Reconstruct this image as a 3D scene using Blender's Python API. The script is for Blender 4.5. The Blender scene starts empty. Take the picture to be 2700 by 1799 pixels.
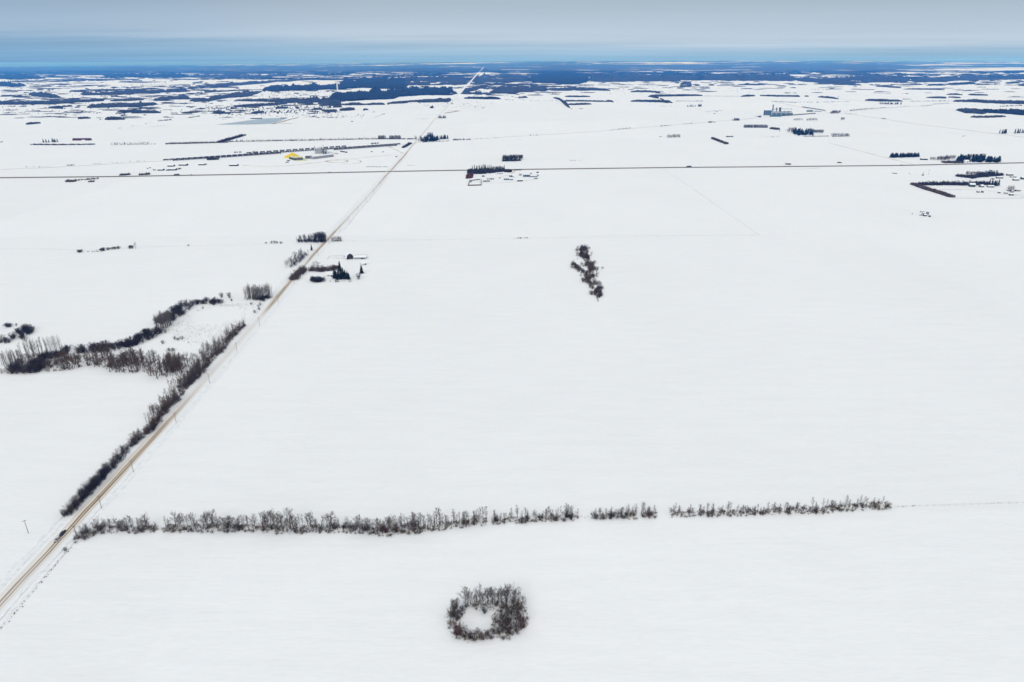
import bpy, bmesh, math, random
import numpy as np
from mathutils import Vector, Matrix

random.seed(7)
rng = np.random.default_rng(11)
scene = bpy.context.scene
COL = scene.collection
R = math.radians

# ------------------------------------------------------------------ camera
CAM_H = 285.0
PITCH = R(22.334)
ROLL = -0.0042
FPX = 1800.0                      # focal length in pixels of the 2700 px photograph
CX, CY = 1350.0, 899.5
_f = Vector((0, math.cos(PITCH), -math.sin(PITCH)))
_u0 = Vector((0, math.sin(PITCH), math.cos(PITCH)))
_r0 = Vector((1, 0, 0))
_r = _r0 * math.cos(ROLL) + _u0 * math.sin(ROLL)
_u = -_r0 * math.sin(ROLL) + _u0 * math.cos(ROLL)
cam_data = bpy.data.cameras.new("camera")
cam_data.sensor_fit = 'HORIZONTAL'
cam_data.sensor_width = 36.0
cam_data.lens = 36.0 * FPX / 2700.0
cam_data.clip_start = 1.0
cam_data.clip_end = 300000.0
cam = bpy.data.objects.new("camera", cam_data)
COL.objects.link(cam)
m = Matrix((( _r.x, _u.x, -_f.x, 0), (_r.y, _u.y, -_f.y, 0), (_r.z, _u.z, -_f.z, CAM_H), (0, 0, 0, 1)))
cam.matrix_world = m
scene.camera = cam

# ------------------------------------------------------------------ sky and light
scene.view_settings.view_transform = 'Standard'
scene.view_settings.look = 'None'
scene.view_settings.exposure = 0.155
scene.view_settings.gamma = 1.0
scene.view_settings.use_curve_mapping = False
scene.cycles.use_denoising = True
scene.cycles.denoiser = 'OPENIMAGEDENOISE'
scene.cycles.denoising_input_passes = 'RGB_ALBEDO_NORMAL'
scene.cycles.denoising_prefilter = 'ACCURATE'
scene.cycles.max_bounces = 5
scene.cycles.diffuse_bounces = 3
scene.cycles.glossy_bounces = 2
scene.cycles.volume_bounces = 1

SUN_EL, SUN_AZ = R(32), R(205)
world = bpy.data.worlds.new("World")
scene.world = world
world.use_nodes = True
nt = world.node_tree
nt.nodes.clear()
def N(tree, typ, **kw):
    n = tree.nodes.new(typ)
    for k, v in kw.items():
        setattr(n, k, v)
    return n
def L(tree, a, b):
    tree.links.new(a, b)
out = N(nt, 'ShaderNodeOutputWorld')
sky = N(nt, 'ShaderNodeTexSky', sky_type='NISHITA')
sky.sun_disc = False
sky.sun_elevation = SUN_EL
sky.sun_rotation = SUN_AZ
sky.air_density = 1.0
sky.dust_density = 2.0
bg_sky = N(nt, 'ShaderNodeBackground')
bg_sky.inputs['Strength'].default_value = 0.06
L(nt, sky.outputs['Color'], bg_sky.inputs['Color'])
# overcast deck: brighter overhead than at the horizon, a thin clear blue strip far away under it
tc = N(nt, 'ShaderNodeTexCoord')
sep = N(nt, 'ShaderNodeSeparateXYZ')
L(nt, tc.outputs['Generated'], sep.inputs[0])
def math_node(tree, op, a, b=None, c=None, clamp=False):
    n = N(tree, 'ShaderNodeMath', operation=op)
    n.use_clamp = clamp
    for i, v in enumerate((a, b, c)):
        if v is None:
            continue
        if isinstance(v, (int, float)):
            n.inputs[i].default_value = v
        else:
            L(tree, v, n.inputs[i])
    return n.outputs[0]
zc = math_node(nt, 'MAXIMUM', sep.outputs['Z'], 0.0)
zd = math_node(nt, 'ADD', zc, 0.02)
cmb = N(nt, 'ShaderNodeCombineXYZ')
L(nt, math_node(nt, 'DIVIDE', math_node(nt, 'MULTIPLY', sep.outputs['X'], 0.4), zd), cmb.inputs['X'])
L(nt, math_node(nt, 'DIVIDE', sep.outputs['Y'], zd), cmb.inputs['Y'])
def noise(tree, vec, scale, detail=4.0, rough=0.55, dim='3D'):
    n = N(tree, 'ShaderNodeTexNoise', noise_dimensions=dim)
    n.inputs['Scale'].default_value = scale
    n.inputs['Detail'].default_value = detail
    n.inputs['Roughness'].default_value = rough
    L(tree, vec, n.inputs['Vector'])
    return n.outputs['Fac']
n1 = noise(nt, cmb.outputs[0], 0.22, 6.0, 0.6)
n2 = noise(nt, cmb.outputs[0], 0.05, 3.0)
dz = math_node(nt, 'MULTIPLY', math_node(nt, 'SUBTRACT', n2, 0.5), 0.030)
dz2 = math_node(nt, 'MULTIPLY', math_node(nt, 'SUBTRACT', n1, 0.5), 0.034)
zz = math_node(nt, 'ADD', zc, math_node(nt, 'MULTIPLY', math_node(nt, 'ADD', dz, dz2), math_node(nt, 'MULTIPLY', zc, 30.0, clamp=True)))
# the clear strip is deeper towards the left
zz = math_node(nt, 'ADD', zz, math_node(nt, 'MULTIPLY', math_node(nt, 'MULTIPLY', sep.outputs['X'], 0.014), math_node(nt, 'MULTIPLY', zc, 60.0, clamp=True)))
ramp = N(nt, 'ShaderNodeValToRGB')
zz = math_node(nt, 'ADD', zz, math_node(nt, 'MINIMUM', sep.outputs['Z'], 0.0))
L(nt, math_node(nt, 'ADD', zz, 0.01), ramp.inputs[0])
el = ramp.color_ramp.elements
stops = [(-0.0045, (0.16, 0.12, 0.36)), (-0.0005, (0.22, 0.40, 0.66)), (0.0015, (0.26, 0.465, 0.665)), (0.010, (0.32, 0.49, 0.65)), (0.017, (0.37, 0.52, 0.67)),
         (0.023, (0.45, 0.565, 0.68)), (0.030, (0.485, 0.59, 0.70)), (0.048, (0.44, 0.54, 0.645)), (0.066, (0.395, 0.485, 0.575)), (0.085, (0.38, 0.47, 0.56)),
         (0.20, (0.46, 0.53, 0.59)), (0.50, (0.745, 0.77, 0.80)), (1.0, (0.985, 0.985, 0.985))]
while len(el) < len(stops):
    el.new(0.5)
for e, (p, c) in zip(el, stops):
    e.position = p + 0.01 if p < 0.9 else 1.0
    e.color = (*c, 1)
streak = math_node(nt, 'ADD', 0.64, math_node(nt, 'ADD', math_node(nt, 'MULTIPLY', n1, 0.34), math_node(nt, 'MULTIPLY', n2, 0.34)))
hsv = N(nt, 'ShaderNodeHueSaturation')
L(nt, ramp.outputs[0], hsv.inputs['Color'])
L(nt, streak, hsv.inputs['Value'])
bg_cloud = N(nt, 'ShaderNodeBackground')
lf = N(nt, 'ShaderNodeMapRange')
lf.inputs['From Min'].default_value = -0.12
lf.inputs['From Max'].default_value = -0.62
lf.interpolation_type = 'SMOOTHSTEP'
L(nt, sep.outputs['X'], lf.inputs['Value'])
lmx = N(nt, 'ShaderNodeMixRGB', blend_type='MULTIPLY')
L(nt, lf.outputs[0], lmx.inputs[0])
L(nt, hsv.outputs[0], lmx.inputs[1])
lmx.inputs[2].default_value = (0.72, 0.82, 0.91, 1)
L(nt, lmx.outputs[0], bg_cloud.inputs['Color'])
CLOUD_STRENGTH = 1.0
bg_cloud.inputs['Strength'].default_value = CLOUD_STRENGTH
mixs = N(nt, 'ShaderNodeMixShader')
mixs.inputs[0].default_value = 0.95
L(nt, bg_sky.outputs[0], mixs.inputs[1])
L(nt, bg_cloud.outputs[0], mixs.inputs[2])
L(nt, mixs.outputs[0], out.inputs['Surface'])

sun_data = bpy.data.lights.new("sun", 'SUN')
sun_data.energy = 0.8
sun_data.angle = R(25)
sun_data.color = (1.0, 0.96, 0.9)
sun = bpy.data.objects.new("sun", sun_data)
COL.objects.link(sun)
sun.rotation_euler = (math.pi / 2 - SUN_EL, 0, -SUN_AZ + math.pi)
sun.rotation_euler = Vector((-math.sin(SUN_AZ) * math.cos(SUN_EL), -math.cos(SUN_AZ) * math.cos(SUN_EL), -math.sin(SUN_EL))).to_track_quat('-Z', 'Y').to_euler()

# ------------------------------------------------------------------ helpers
def ray(px, py):
    return _f + _r * ((px - CX) / FPX) - _u * ((py - CY) / FPX)
def G(px, py, z=0.0):
    """the point of the flat ground that the photograph shows at pixel (px, py)"""
    d = ray(px, py)
    t = (CAM_H - z) / max(-d.z, 0.0035)
    return Vector((d.x * t, d.y * t, z))
def depth_of(p):
    return (Vector(p) - Vector((0, 0, CAM_H))).dot(_f)
def px_per_m(p):
    return FPX / depth_of(p)

def tag(o, label=None, cat=None, group=None, kind=None):
    if label: o['label'] = label
    if cat: o['category'] = cat
    if group: o['group'] = group
    if kind: o['kind'] = kind
    return o
def obj(name, me, parent=None, loc=(0, 0, 0), rot=(0, 0, 0), scale=(1, 1, 1)):
    o = bpy.data.objects.new(name, me)
    COL.objects.link(o)
    o.location = loc
    o.rotation_euler = rot
    o.scale = scale
    if parent is not None:
        o.parent = parent
    return o
def empty(name, loc, rz=0.0):
    o = obj(name, None, None, loc, (0, 0, rz))
    o.empty_display_size = 1.0
    return o
def copy_tree(o, parent=None):
    c = o.copy()
    COL.objects.link(c)
    if parent is not None:
        c.parent = parent
    for ch in list(o.children):
        copy_tree(ch, c)
    return c

class MB:
    """collects simple shapes into one mesh"""
    def __init__(self):
        self.v, self.f, self.mi = [], [], []
    def add(self, vs, fs, mi=0):
        o = len(self.v)
        self.v.extend([tuple(p) for p in vs])
        for q in fs:
            self.f.append(tuple(i + o for i in q))
            self.mi.append(mi)
        return self
    def box(self, c, s, rz=0.0, mi=0, taper=1.0):
        x, y, z = s[0] / 2, s[1] / 2, s[2] / 2
        ca, sa = math.cos(rz), math.sin(rz)
        vs = []
        for k, (zz, tp) in enumerate(((-z, 1.0), (z, taper))):
            for (a, b) in ((-x, -y), (x, -y), (x, y), (-x, y)):
                a, b = a * tp, b * tp
                vs.append((c[0] + a * ca - b * sa, c[1] + a * sa + b * ca, c[2] + zz))
        return self.add(vs, [(3, 2, 1, 0), (4, 5, 6, 7), (0, 1, 5, 4), (1, 2, 6, 5), (2, 3, 7, 6), (3, 0, 4, 7)], mi)
    def prism(self, prof, y0, y1, mi=0, axis='y'):
        n = len(prof)
        if axis == 'y':
            vs = [(a, y0, b) for a, b in prof] + [(a, y1, b) for a, b in prof]
        elif axis == 'x':
            vs = [(y0, a, b) for a, b in prof] + [(y1, a, b) for a, b in prof]
        else:
            vs = [(a, b, y0) for a, b in prof] + [(a, b, y1) for a, b in prof]
        fs = [tuple(range(n - 1, -1, -1)), tuple(range(n, 2 * n))]
        fs += [(i, (i + 1) % n, n + (i + 1) % n, n + i) for i in range(n)]
        return self.add(vs, fs, mi)
    def tube(self, p0, p1, r0, r1=None, n=6, mi=0, cap=True):
        r1 = r0 if r1 is None else r1
        p0, p1 = Vector(p0), Vector(p1)
        d = (p1 - p0)
        if d.length < 1e-9:
            return self
        d.normalize()
        a = d.orthogonal().normalized()
        b = d.cross(a)
        vs = []
        for p, r in ((p0, r0), (p1, r1)):
            for i in range(n):
                t = 2 * math.pi * i / n
                vs.append(p + a * (r * math.cos(t)) + b * (r * math.sin(t)))
        fs = [(i, (i + 1) % n, n + (i + 1) % n, n + i) for i in range(n)]
        if cap:
            fs += [tuple(range(n - 1, -1, -1)), tuple(range(n, 2 * n))]
        return self.add(vs, fs, mi)
    def cone(self, c, r, h, n=12, mi=0):
        vs = [(c[0] + r * math.cos(2 * math.pi * i / n), c[1] + r * math.sin(2 * math.pi * i / n), c[2]) for i in range(n)] + [(c[0], c[1], c[2] + h)]
        return self.add(vs, [(i, (i + 1) % n, n) for i in range(n)], mi)
    def mesh(self, name, mats, smooth=False):
        me = bpy.data.meshes.new(name)
        me.from_pydata(self.v, [], self.f)
        for mt in (mats if isinstance(mats, (list, tuple)) else [mats]):
            me.materials.append(mt)
        if any(self.mi):
            me.polygons.foreach_set('material_index', self.mi)
        if smooth:
            me.polygons.foreach_set('use_smooth', [True] * len(me.polygons))
        me.update()
        return me
    def build(self, name, mats, parent=None, loc=(0, 0, 0), rz=0.0, smooth=False):
        return obj(name, self.mesh(name, mats, smooth), parent, loc, (0, 0, rz))

# ------------------------------------------------------------------ materials
def mat(name, color, rough=0.8, var=0.25, scale=0.6, spec=0.3, metallic=0.0, bump=0.0, color2=None, detail=4.0):
    mt = bpy.data.materials.new(name)
    mt.use_nodes = True
    t = mt.node_tree
    b = t.nodes['Principled BSDF']
    b.inputs['Roughness'].default_value = rough
    b.inputs['Specular IOR Level'].default_value = spec
    b.inputs['Metallic'].default_value = metallic
    tcn = N(t, 'ShaderNodeTexCoord')
    oi = N(t, 'ShaderNodeObjectInfo')
    addv = N(t, 'ShaderNodeVectorMath', operation='ADD')
    L(t, tcn.outputs['Object'], addv.inputs[0])
    L(t, oi.outputs['Location'], addv.inputs[1])
    nz = noise(t, addv.outputs[0], scale, detail)
    rp = N(t, 'ShaderNodeValToRGB')
    L(t, nz, rp.inputs[0])
    c2 = color2 or tuple(min(1.0, c * (1 + var)) for c in color)
    c1 = tuple(c * (1 - var) for c in color) if color2 is None else color
    rp.color_ramp.elements[0].position = 0.3
    rp.color_ramp.elements[1].position = 0.7
    rp.color_ramp.elements[0].color = (*c1, 1)
    rp.color_ramp.elements[1].color = (*c2, 1)
    L(t, rp.outputs[0], b.inputs['Base Color'])
    if bump:
        bp = N(t, 'ShaderNodeBump')
        bp.inputs['Strength'].default_value = bump
        bp.inputs['Distance'].default_value = 0.3
        L(t, nz, bp.inputs['Height'])
        L(t, bp.outputs[0], b.inputs['Normal'])
    return mt

# ------------------------------------------------------------------ ground
def snow_material():
    mt = bpy.data.materials.new("snow_ground")
    mt.use_nodes = True
    t = mt.node_tree
    b = t.nodes['Principled BSDF']
    b.inputs['Roughness'].default_value = 0.75
    b.inputs['Specular IOR Level'].default_value = 0.12
    geo = N(t, 'ShaderNodeNewGeometry')
    pos = geo.outputs['Position']
    ln = N(t, 'ShaderNodeVectorMath', operation='LENGTH')
    L(t, pos, ln.inputs[0])
    dist = ln.outputs['Value']
    sp = N(t, 'ShaderNodeSeparateXYZ')
    L(t, pos, sp.inputs[0])
    X, Y = sp.outputs['X'], sp.outputs['Y']
    # wind-packed drifts: streaks running roughly east-west
    mp = N(t, 'ShaderNodeMapping')
    mp.inputs['Rotation'].default_value = (0, 0, R(8))
    mp.inputs['Scale'].default_value = (0.018, 0.10, 1.0)
    L(t, pos, mp.inputs['Vector'])
    drift = noise(t, mp.outputs[0], 1.0, 6.0, 0.6)
    mp2 = N(t, 'ShaderNodeMapping')
    mp2.inputs['Rotation'].default_value = (0, 0, R(14))
    mp2.inputs['Scale'].default_value = (0.12, 0.6, 1.0)
    L(t, pos, mp2.inputs['Vector'])
    fine = noise(t, mp2.outputs[0], 1.0, 5.0, 0.65)
    broad = noise(t, pos, 0.004, 3.0)
    # crusted grey patches where the snow is thin and stubble shows
    stub = N(t, 'ShaderNodeMapRange')
    stub.inputs['From Min'].default_value = 0.64
    stub.inputs['From Max'].default_value = 0.82
    stub.inputs['To Max'].default_value = 0.10
    L(t, drift, stub.inputs['Value'])
    val = math_node(t, 'ADD', 0.905, math_node(t, 'MULTIPLY', math_node(t, 'SUBTRACT', drift, 0.5), 0.095))
    val = math_node(t, 'ADD', val, math_node(t, 'MULTIPLY', math_node(t, 'SUBTRACT', fine, 0.5), 0.11))
    val = math_node(t, 'ADD', val, math_node(t, 'MULTIPLY', math_node(t, 'SUBTRACT', broad, 0.5), 0.07))
    val = math_node(t, 'SUBTRACT', val, stub.outputs[0])
    snowc = N(t, 'ShaderNodeHueSaturation')
    snowc.inputs['Color'].default_value = (0.94, 0.945, 0.943, 1)
    L(t, val, snowc.inputs['Value'])
    # each field a little different, with faint stubble rows
    fx = math_node(t, 'FLOOR', math_node(t, 'DIVIDE', math_node(t, 'ADD', X, 190.0), 805.0))
    fy = math_node(t, 'FLOOR', math_node(t, 'DIVIDE', math_node(t, 'ADD', Y, 420.0), 805.0))
    fcm = N(t, 'ShaderNodeCombineXYZ')
    L(t, fx, fcm.inputs[0]); L(t, fy, fcm.inputs[1])
    fwn = N(t, 'ShaderNodeTexWhiteNoise', noise_dimensions='2D')
    L(t, fcm.outputs[0], fwn.inputs['Vector'])
    mp3 = N(t, 'ShaderNodeMapping')
    mp3.inputs['Rotation'].default_value = (0, 0, R(2))
    mp3.inputs['Scale'].default_value = (0.006, 0.35, 1.0)
    L(t, pos, mp3.inputs['Vector'])
    rows = noise(t, mp3.outputs[0], 1.0, 3.0, 0.7)
    patch = noise(t, pos, 0.009, 4.0, 0.6)
    rowm = N(t, 'ShaderNodeMapRange')
    rowm.inputs['From Min'].default_value = 0.56
    rowm.inputs['From Max'].default_value = 0.72
    rowm.inputs['To Max'].default_value = 1.0
    L(t, patch, rowm.inputs['Value'])
    rowk = N(t, 'ShaderNodeMapRange')
    rowk.inputs['From Min'].default_value = 0.56
    rowk.inputs['From Max'].default_value = 0.70
    rowk.inputs['To Max'].default_value = 0.09
    L(t, rows, rowk.inputs['Value'])
    stubble = math_node(t, 'MULTIPLY', rowm.outputs[0], rowk.outputs[0])
    val2 = math_node(t, 'SUBTRACT', math_node(t, 'ADD', val, math_node(t, 'MULTIPLY', math_node(t, 'SUBTRACT', fwn.outputs['Value'], 0.5), 0.025)), stubble)
    L(t, val2, snowc.inputs['Value'])
    # far mosaic of woods and cleared quarter sections, too far to tell trees apart
    def cells(sz, seed):
        fx = math_node(t, 'FLOOR', math_node(t, 'DIVIDE', math_node(t, 'ADD', X, seed), sz))
        fy = math_node(t, 'FLOOR', math_node(t, 'DIVIDE', math_node(t, 'ADD', Y, seed * 1.7), sz * 0.9))
        cm = N(t, 'ShaderNodeCombineXYZ')
        L(t, fx, cm.inputs[0]); L(t, fy, cm.inputs[1])
        wn = N(t, 'ShaderNodeTexWhiteNoise', noise_dimensions='2D')
        L(t, cm.outputs[0], wn.inputs['Vector'])
        return wn.outputs['Value']
    c_a = cells(810.0, 37.0)
    c_b = cells(1620.0, 331.0)
    big = noise(t, pos, 0.00017, 4.0, 0.55)
    med = noise(t, pos, 0.0011, 6.0, 0.65)
    mk = math_node(t, 'ADD', math_node(t, 'MULTIPLY', math_node(t, 'SUBTRACT', c_a, 0.5), 0.22),
                   math_node(t, 'MULTIPLY', math_node(t, 'SUBTRACT', c_b, 0.5), 0.26))
    mk = math_node(t, 'ADD', mk, math_node(t, 'MULTIPLY', math_node(t, 'SUBTRACT', big, 0.5), 2.2))
    mk = math_node(t, 'ADD', mk, math_node(t, 'MULTIPLY', math_node(t, 'SUBTRACT', med, 0.5), 1.5))
    # more woods to the far left; less close by
    az = math_node(t, 'DIVIDE', X, math_node(t, 'MAXIMUM', Y, 100.0))
    left = N(t, 'ShaderNodeMapRange')
    left.inputs['From Min'].default_value = -0.25
    left.inputs['From Max'].default_value = -0.55
    left.inputs['To Min'].default_value = 0.0
    left.inputs['To Max'].default_value = 0.30
    L(t, az, left.inputs['Value'])
    far = N(t, 'ShaderNodeMapRange')
    far.inputs['From Min'].default_value = 22000
    far.inputs['From Max'].default_value = 30000
    far.inputs['To Min'].default_value = 0.0
    far.inputs['To Max'].default_value = 1.0
    L(t, dist, far.inputs['Value'])
    mk = math_node(t, 'ADD', mk, math_node(t, 'MULTIPLY', left.outputs[0], far.outputs[0]))
    near = N(t, 'ShaderNodeMapRange')
    near.inputs['From Min'].default_value = 9000
    near.inputs['From Max'].default_value = 24000
    near.inputs['To Min'].default_value = -0.75
    near.inputs['To Max'].default_value = 0.11
    L(t, dist, near.inputs['Value'])
    mk = math_node(t, 'ADD', mk, near.outputs[0])
    mk = math_node(t, 'ADD', mk, math_node(t, 'MULTIPLY', far.outputs[0], 0.10))
    # a wooded upland beyond the road's far end
    up1 = N(t, 'ShaderNodeMapRange', interpolation_type='SMOOTHSTEP')
    up1.inputs['From Min'].default_value = 0.62
    up1.inputs['From Max'].default_value = 0.30
    L(t, math_node(t, 'ABSOLUTE', math_node(t, 'SUBTRACT', az, 0.08)), up1.inputs['Value'])
    up2 = N(t, 'ShaderNodeMapRange', interpolation_type='SMOOTHSTEP')
    up2.inputs['From Min'].default_value = 14000
    up2.inputs['From Max'].default_value = 7000
    L(t, math_node(t, 'ABSOLUTE', math_node(t, 'SUBTRACT', dist, 27000.0)), up2.inputs['Value'])
    mk = math_node(t, 'ADD', mk, math_node(t, 'MULTIPLY', math_node(t, 'MULTIPLY', up1.outputs[0], up2.outputs[0]), 0.24))
    wood = N(t, 'ShaderNodeMapRange')
    wood.inputs['From Min'].default_value = 0.0
    wood.inputs['From Max'].default_value = 0.06
    L(t, mk, wood.inputs['Value'])
    mixc = N(t, 'ShaderNodeMixRGB')
    L(t, wood.outputs[0], mixc.inputs[0])
    L(t, snowc.outputs[0], mixc.inputs[1])
    mixc.inputs[2].default_value = (0.035, 0.033, 0.038, 1)
    L(t, mixc.outputs[0], b.inputs['Base Color'])
    bp = N(t, 'ShaderNodeBump')
    bp.inputs['Strength'].default_value = 0.55
    bp.inputs['Distance'].default_value = 1.0
    hgt = math_node(t, 'ADD', math_node(t, 'MULTIPLY', drift, 1.0), math_node(t, 'MULTIPLY', fine, 0.25))
    L(t, hgt, bp.inputs['Height'])
    L(t, bp.outputs[0], b.inputs['Normal'])
    return mt
SNOW = snow_material()

FAR = 60000.0
def ground_z(x, y):
    r = math.hypot(x, y)
    if r < 24000 or y < 0:
        return 0.0
    t = min(1.0, (r - 24000) / 40000.0)
    t = t * t * (3 - 2 * t)
    az = x / max(y, 1.0)
    g = math.exp(-((az - 0.16) / 0.42) ** 2)
    w = 0.5 + 0.5 * math.sin(az * 9 + r / 9000.0) * math.sin(az * 21 + 1.3)
    und = 9.0 * math.sin(r / 1450.0 + az * 7) + 8.0 * math.sin(r / 2600.0 - az * 11 + 2) * math.sin(az * 17)
    return max(0.0, t * (215.0 * g + 25 * w) + min(1.0, t * 4) * (14 + und))
def build_ground():
    rs = [0.0] + list(np.concatenate([np.geomspace(60, 20000, 70), np.linspace(20700, FAR, 62)]))
    na = 240
    vs, fs = [(0, 0, 0)], []
    for r in rs[1:]:
        for k in range(na):
            a = 2 * math.pi * k / na
            x, y = r * math.cos(a), r * math.sin(a)
            vs.append((x, y, ground_z(x, y)))
    for k in range(na):
        fs.append((0, 1 + k, 1 + (k + 1) % na))
    for i in range(len(rs) - 2):
        o0, o1 = 1 + i * na, 1 + (i + 1) * na
        for k in range(na):
            k2 = (k + 1) % na
            fs.append((o0 + k, o1 + k, o1 + k2, o0 + k2))
    me = bpy.data.meshes.new("ground")
    me.from_pydata(vs, [], fs)
    me.materials.append(SNOW)
    me.polygons.foreach_set('use_smooth', [True] * len(me.polygons))
    me.update()
    tag(obj("ground", me), kind='structure')
build_ground()
HAZE_COLOR = (0.05, 0.31, 1.0)
HAZE_DENSITY = 4.2e-5
# ------------------------------------------------------------------ roads, rail bed, pond
def resample(pts, step):
    out = [pts[0]]
    for a, b in zip(pts, pts[1:]):
        n = max(1, int((b - a).length / step))
        for i in range(1, n + 1):
            out.append(a.lerp(b, i / n))
    return out
def smooth_path(pts, it=2):
    for _ in range(it):
        q = [pts[0]]
        for a, b in zip(pts, pts[1:]):
            q += [a.lerp(b, 0.25), a.lerp(b, 0.75)]
        q.append(pts[-1])
        pts = q
    return pts
def ribbon(name, pts, prof, material, wear=None, step=25.0, parent=None, wob=0.0):
    """prof: list of (offset across in m, height); UV = (across, along)"""
    pts = resample(pts, step)
    n, k = len(pts), len(prof)
    vs, fs, uv = [], [], []
    s = 0.0
    for i, p in enumerate(pts):
        d = (pts[min(i + 1, n - 1)] - pts[max(i - 1, 0)]).normalized()
        nrm = Vector((d.y, -d.x, 0))
        if i:
            s += (p - pts[i - 1]).length
        for j, (o, h) in enumerate(prof):
            ow = o + (rng.normal(0, wob) if 0 < j < k - 1 or wob == 0 else rng.normal(0, wob * 2))
            q = p + nrm * ow
            vs.append((q.x, q.y, ground_z(q.x, q.y) + h))
            uv.append((o, s))
    for i in range(n - 1):
        for j in range(k - 1):
            a = i * k + j
            fs.append((a, a + 1, a + k + 1, a + k))
    me = bpy.data.meshes.new(name)
    me.from_pydata(vs, [], fs)
    ul = me.uv_layers.new(name="UVMap")
    ul.data.foreach_set('uv', [c for l in me.loops for c in uv[l.vertex_index]])
    if wear is not None:
        at = me.attributes.new("wear", 'FLOAT', 'POINT')
        w = []
        for p in pts:
            w += [wear(p)] * k
        at.data.foreach_set('value', w)
    me.materials.append(material)
    me.update()
    return obj(name, me, parent)

def road_material(name, half=4.5, asphalt=False):
    mt = bpy.data.materials.new(name)
    mt.use_nodes = True
    t = mt.node_tree
    b = t.nodes['Principled BSDF']
    b.inputs['Roughness'].default_value = 0.8
    b.inputs['Specular IOR Level'].default_value = 0.15
    uvn = N(t, 'ShaderNodeUVMap', uv_map="UVMap")
    sp = N(t, 'ShaderNodeSeparateXYZ')
    L(t, uvn.outputs[0], sp.inputs[0])
    at = N(t, 'ShaderNodeAttribute', attribute_name="wear")
    wear = at.outputs['Fac']
    mp = N(t, 'ShaderNodeMapping')
    mp.inputs['Scale'].default_value = (0.9, 0.035, 1)
    L(t, uvn.outputs[0], mp.inputs['Vector'])
    na = noise(t, mp.outputs[0], 1.0, 5.0, 0.6)
    mp2 = N(t, 'ShaderNodeMapping')
    mp2.inputs['Scale'].default_value = (0.35, 0.012, 1)
    L(t, uvn.outputs[0], mp2.inputs['Vector'])
    nb = noise(t, mp2.outputs[0], 1.0, 3.0, 0.5)
    across = math_node(t, 'ADD', sp.outputs['X'], math_node(t, 'MULTIPLY', math_node(t, 'SUBTRACT', nb, 0.5), 2.6))
    def rut(c, w):
        d = math_node(t, 'DIVIDE', math_node(t, 'SUBTRACT', across, c), w)
        return math_node(t, 'POWER', 2.718, math_node(t, 'MULTIPLY', math_node(t, 'MULTIPLY', d, d), -1.0))
    ruts = math_node(t, 'MAXIMUM', math_node(t, 'MAXIMUM', rut(-1.05, 0.45), rut(1.05, 0.45)), math_node(t, 'MULTIPLY', rut(3.0, 0.35), 0.35))
    stain = math_node(t, 'MAXIMUM', rut(0.4, 2.4), math_node(t, 'MULTIPLY', rut(-4.0, 2.6), 0.55))
    nn = math_node(t, 'ADD', 0.55, math_node(t, 'MULTIPLY', na, 0.9))
    f_st = math_node(t, 'MULTIPLY', math_node(t, 'MULTIPLY', stain, wear), math_node(t, 'MULTIPLY', nn, 0.75), clamp=True)
    f_rt = math_node(t, 'MULTIPLY', math_node(t, 'MULTIPLY', ruts, math_node(t, 'ADD', 0.10, wear)), math_node(t, 'MULTIPLY', nn, 1.15), clamp=True)
    m1 = N(t, 'ShaderNodeMixRGB')
    L(t, f_st, m1.inputs[0])
    m1.inputs[1].default_value = (0.80, 0.80, 0.79, 1)
    m1.inputs[2].default_value = (0.56, 0.41, 0.235, 1)
    m2 = N(t, 'ShaderNodeMixRGB')
    L(t, f_rt, m2.inputs[0])
    L(t, m1.outputs[0], m2.inputs[1])
    m2.inputs[2].default_value = (0.17, 0.10, 0.05, 1)
    L(t, m2.outputs[0], b.inputs['Base Color'])
    return mt

# gravel road with packed snow, bare in places
ROAD_PX = [(-60, 1660), (0, 1593), (51, 1537), (128, 1456), (150, 1431), (179, 1402), (228, 1346), (263, 1309), (345, 1219),
           (452, 1103), (534, 1010), (599, 938), (675, 851), (717, 801), (757, 753), (799, 704), (841, 656), (868, 627),
           (897, 596), (931, 560), (987, 500), (1018, 463), (1031, 450), (1066, 411), (1084, 388), (1100, 370), (1125, 341),
           (1145, 316), (1170, 291), (1206, 254), (1225, 232), (1244, 212)]
ROAD = [G(*p) for p in ROAD_PX]
d_far = (ROAD[-1] - ROAD[-6]).normalized()
ROAD_FAR = [ROAD[-1], ROAD[-1] + d_far * 4500, ROAD[-1] + d_far * 10000, ROAD[-1] + d_far * 22000]
WEAR_PX = [(1700, 0.45), (1500, 0.55), (1420, 0.75), (1330, 0.95), (1180, 1.0), (1110, 0.75), (1060, 0.35), (1000, 0.12), (850, 0.10),
           (825, 0.3), (800, 0.9), (760, 0.95), (720, 0.75), (700, 0.45), (670, 0.75), (640, 1.0), (612, 0.9), (598, 0.5),
           (570, 0.22), (520, 0.15), (490, 0.35), (465, 0.8), (440, 0.8), (408, 1.0), (395, 0.5), (370, 0.3), (345, 0.25), (300, 0.12), (200, 0.06)]
_wy = [G(1350, y).y for y, w in WEAR_PX]
_wv = [w for y, w in WEAR_PX]
def road_wear(p):
    return float(np.interp(p.y, _wy, _wv))
RD = road_material("gravel_road")
tag(ribbon("road", ROAD, [(-5.2, 0.006), (-4.2, 0.14), (-2.5, 0.2), (0, 0.22), (2.5, 0.2), (4.2, 0.14), (5.2, 0.006)], RD, road_wear, 12.0), kind='structure')
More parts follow.
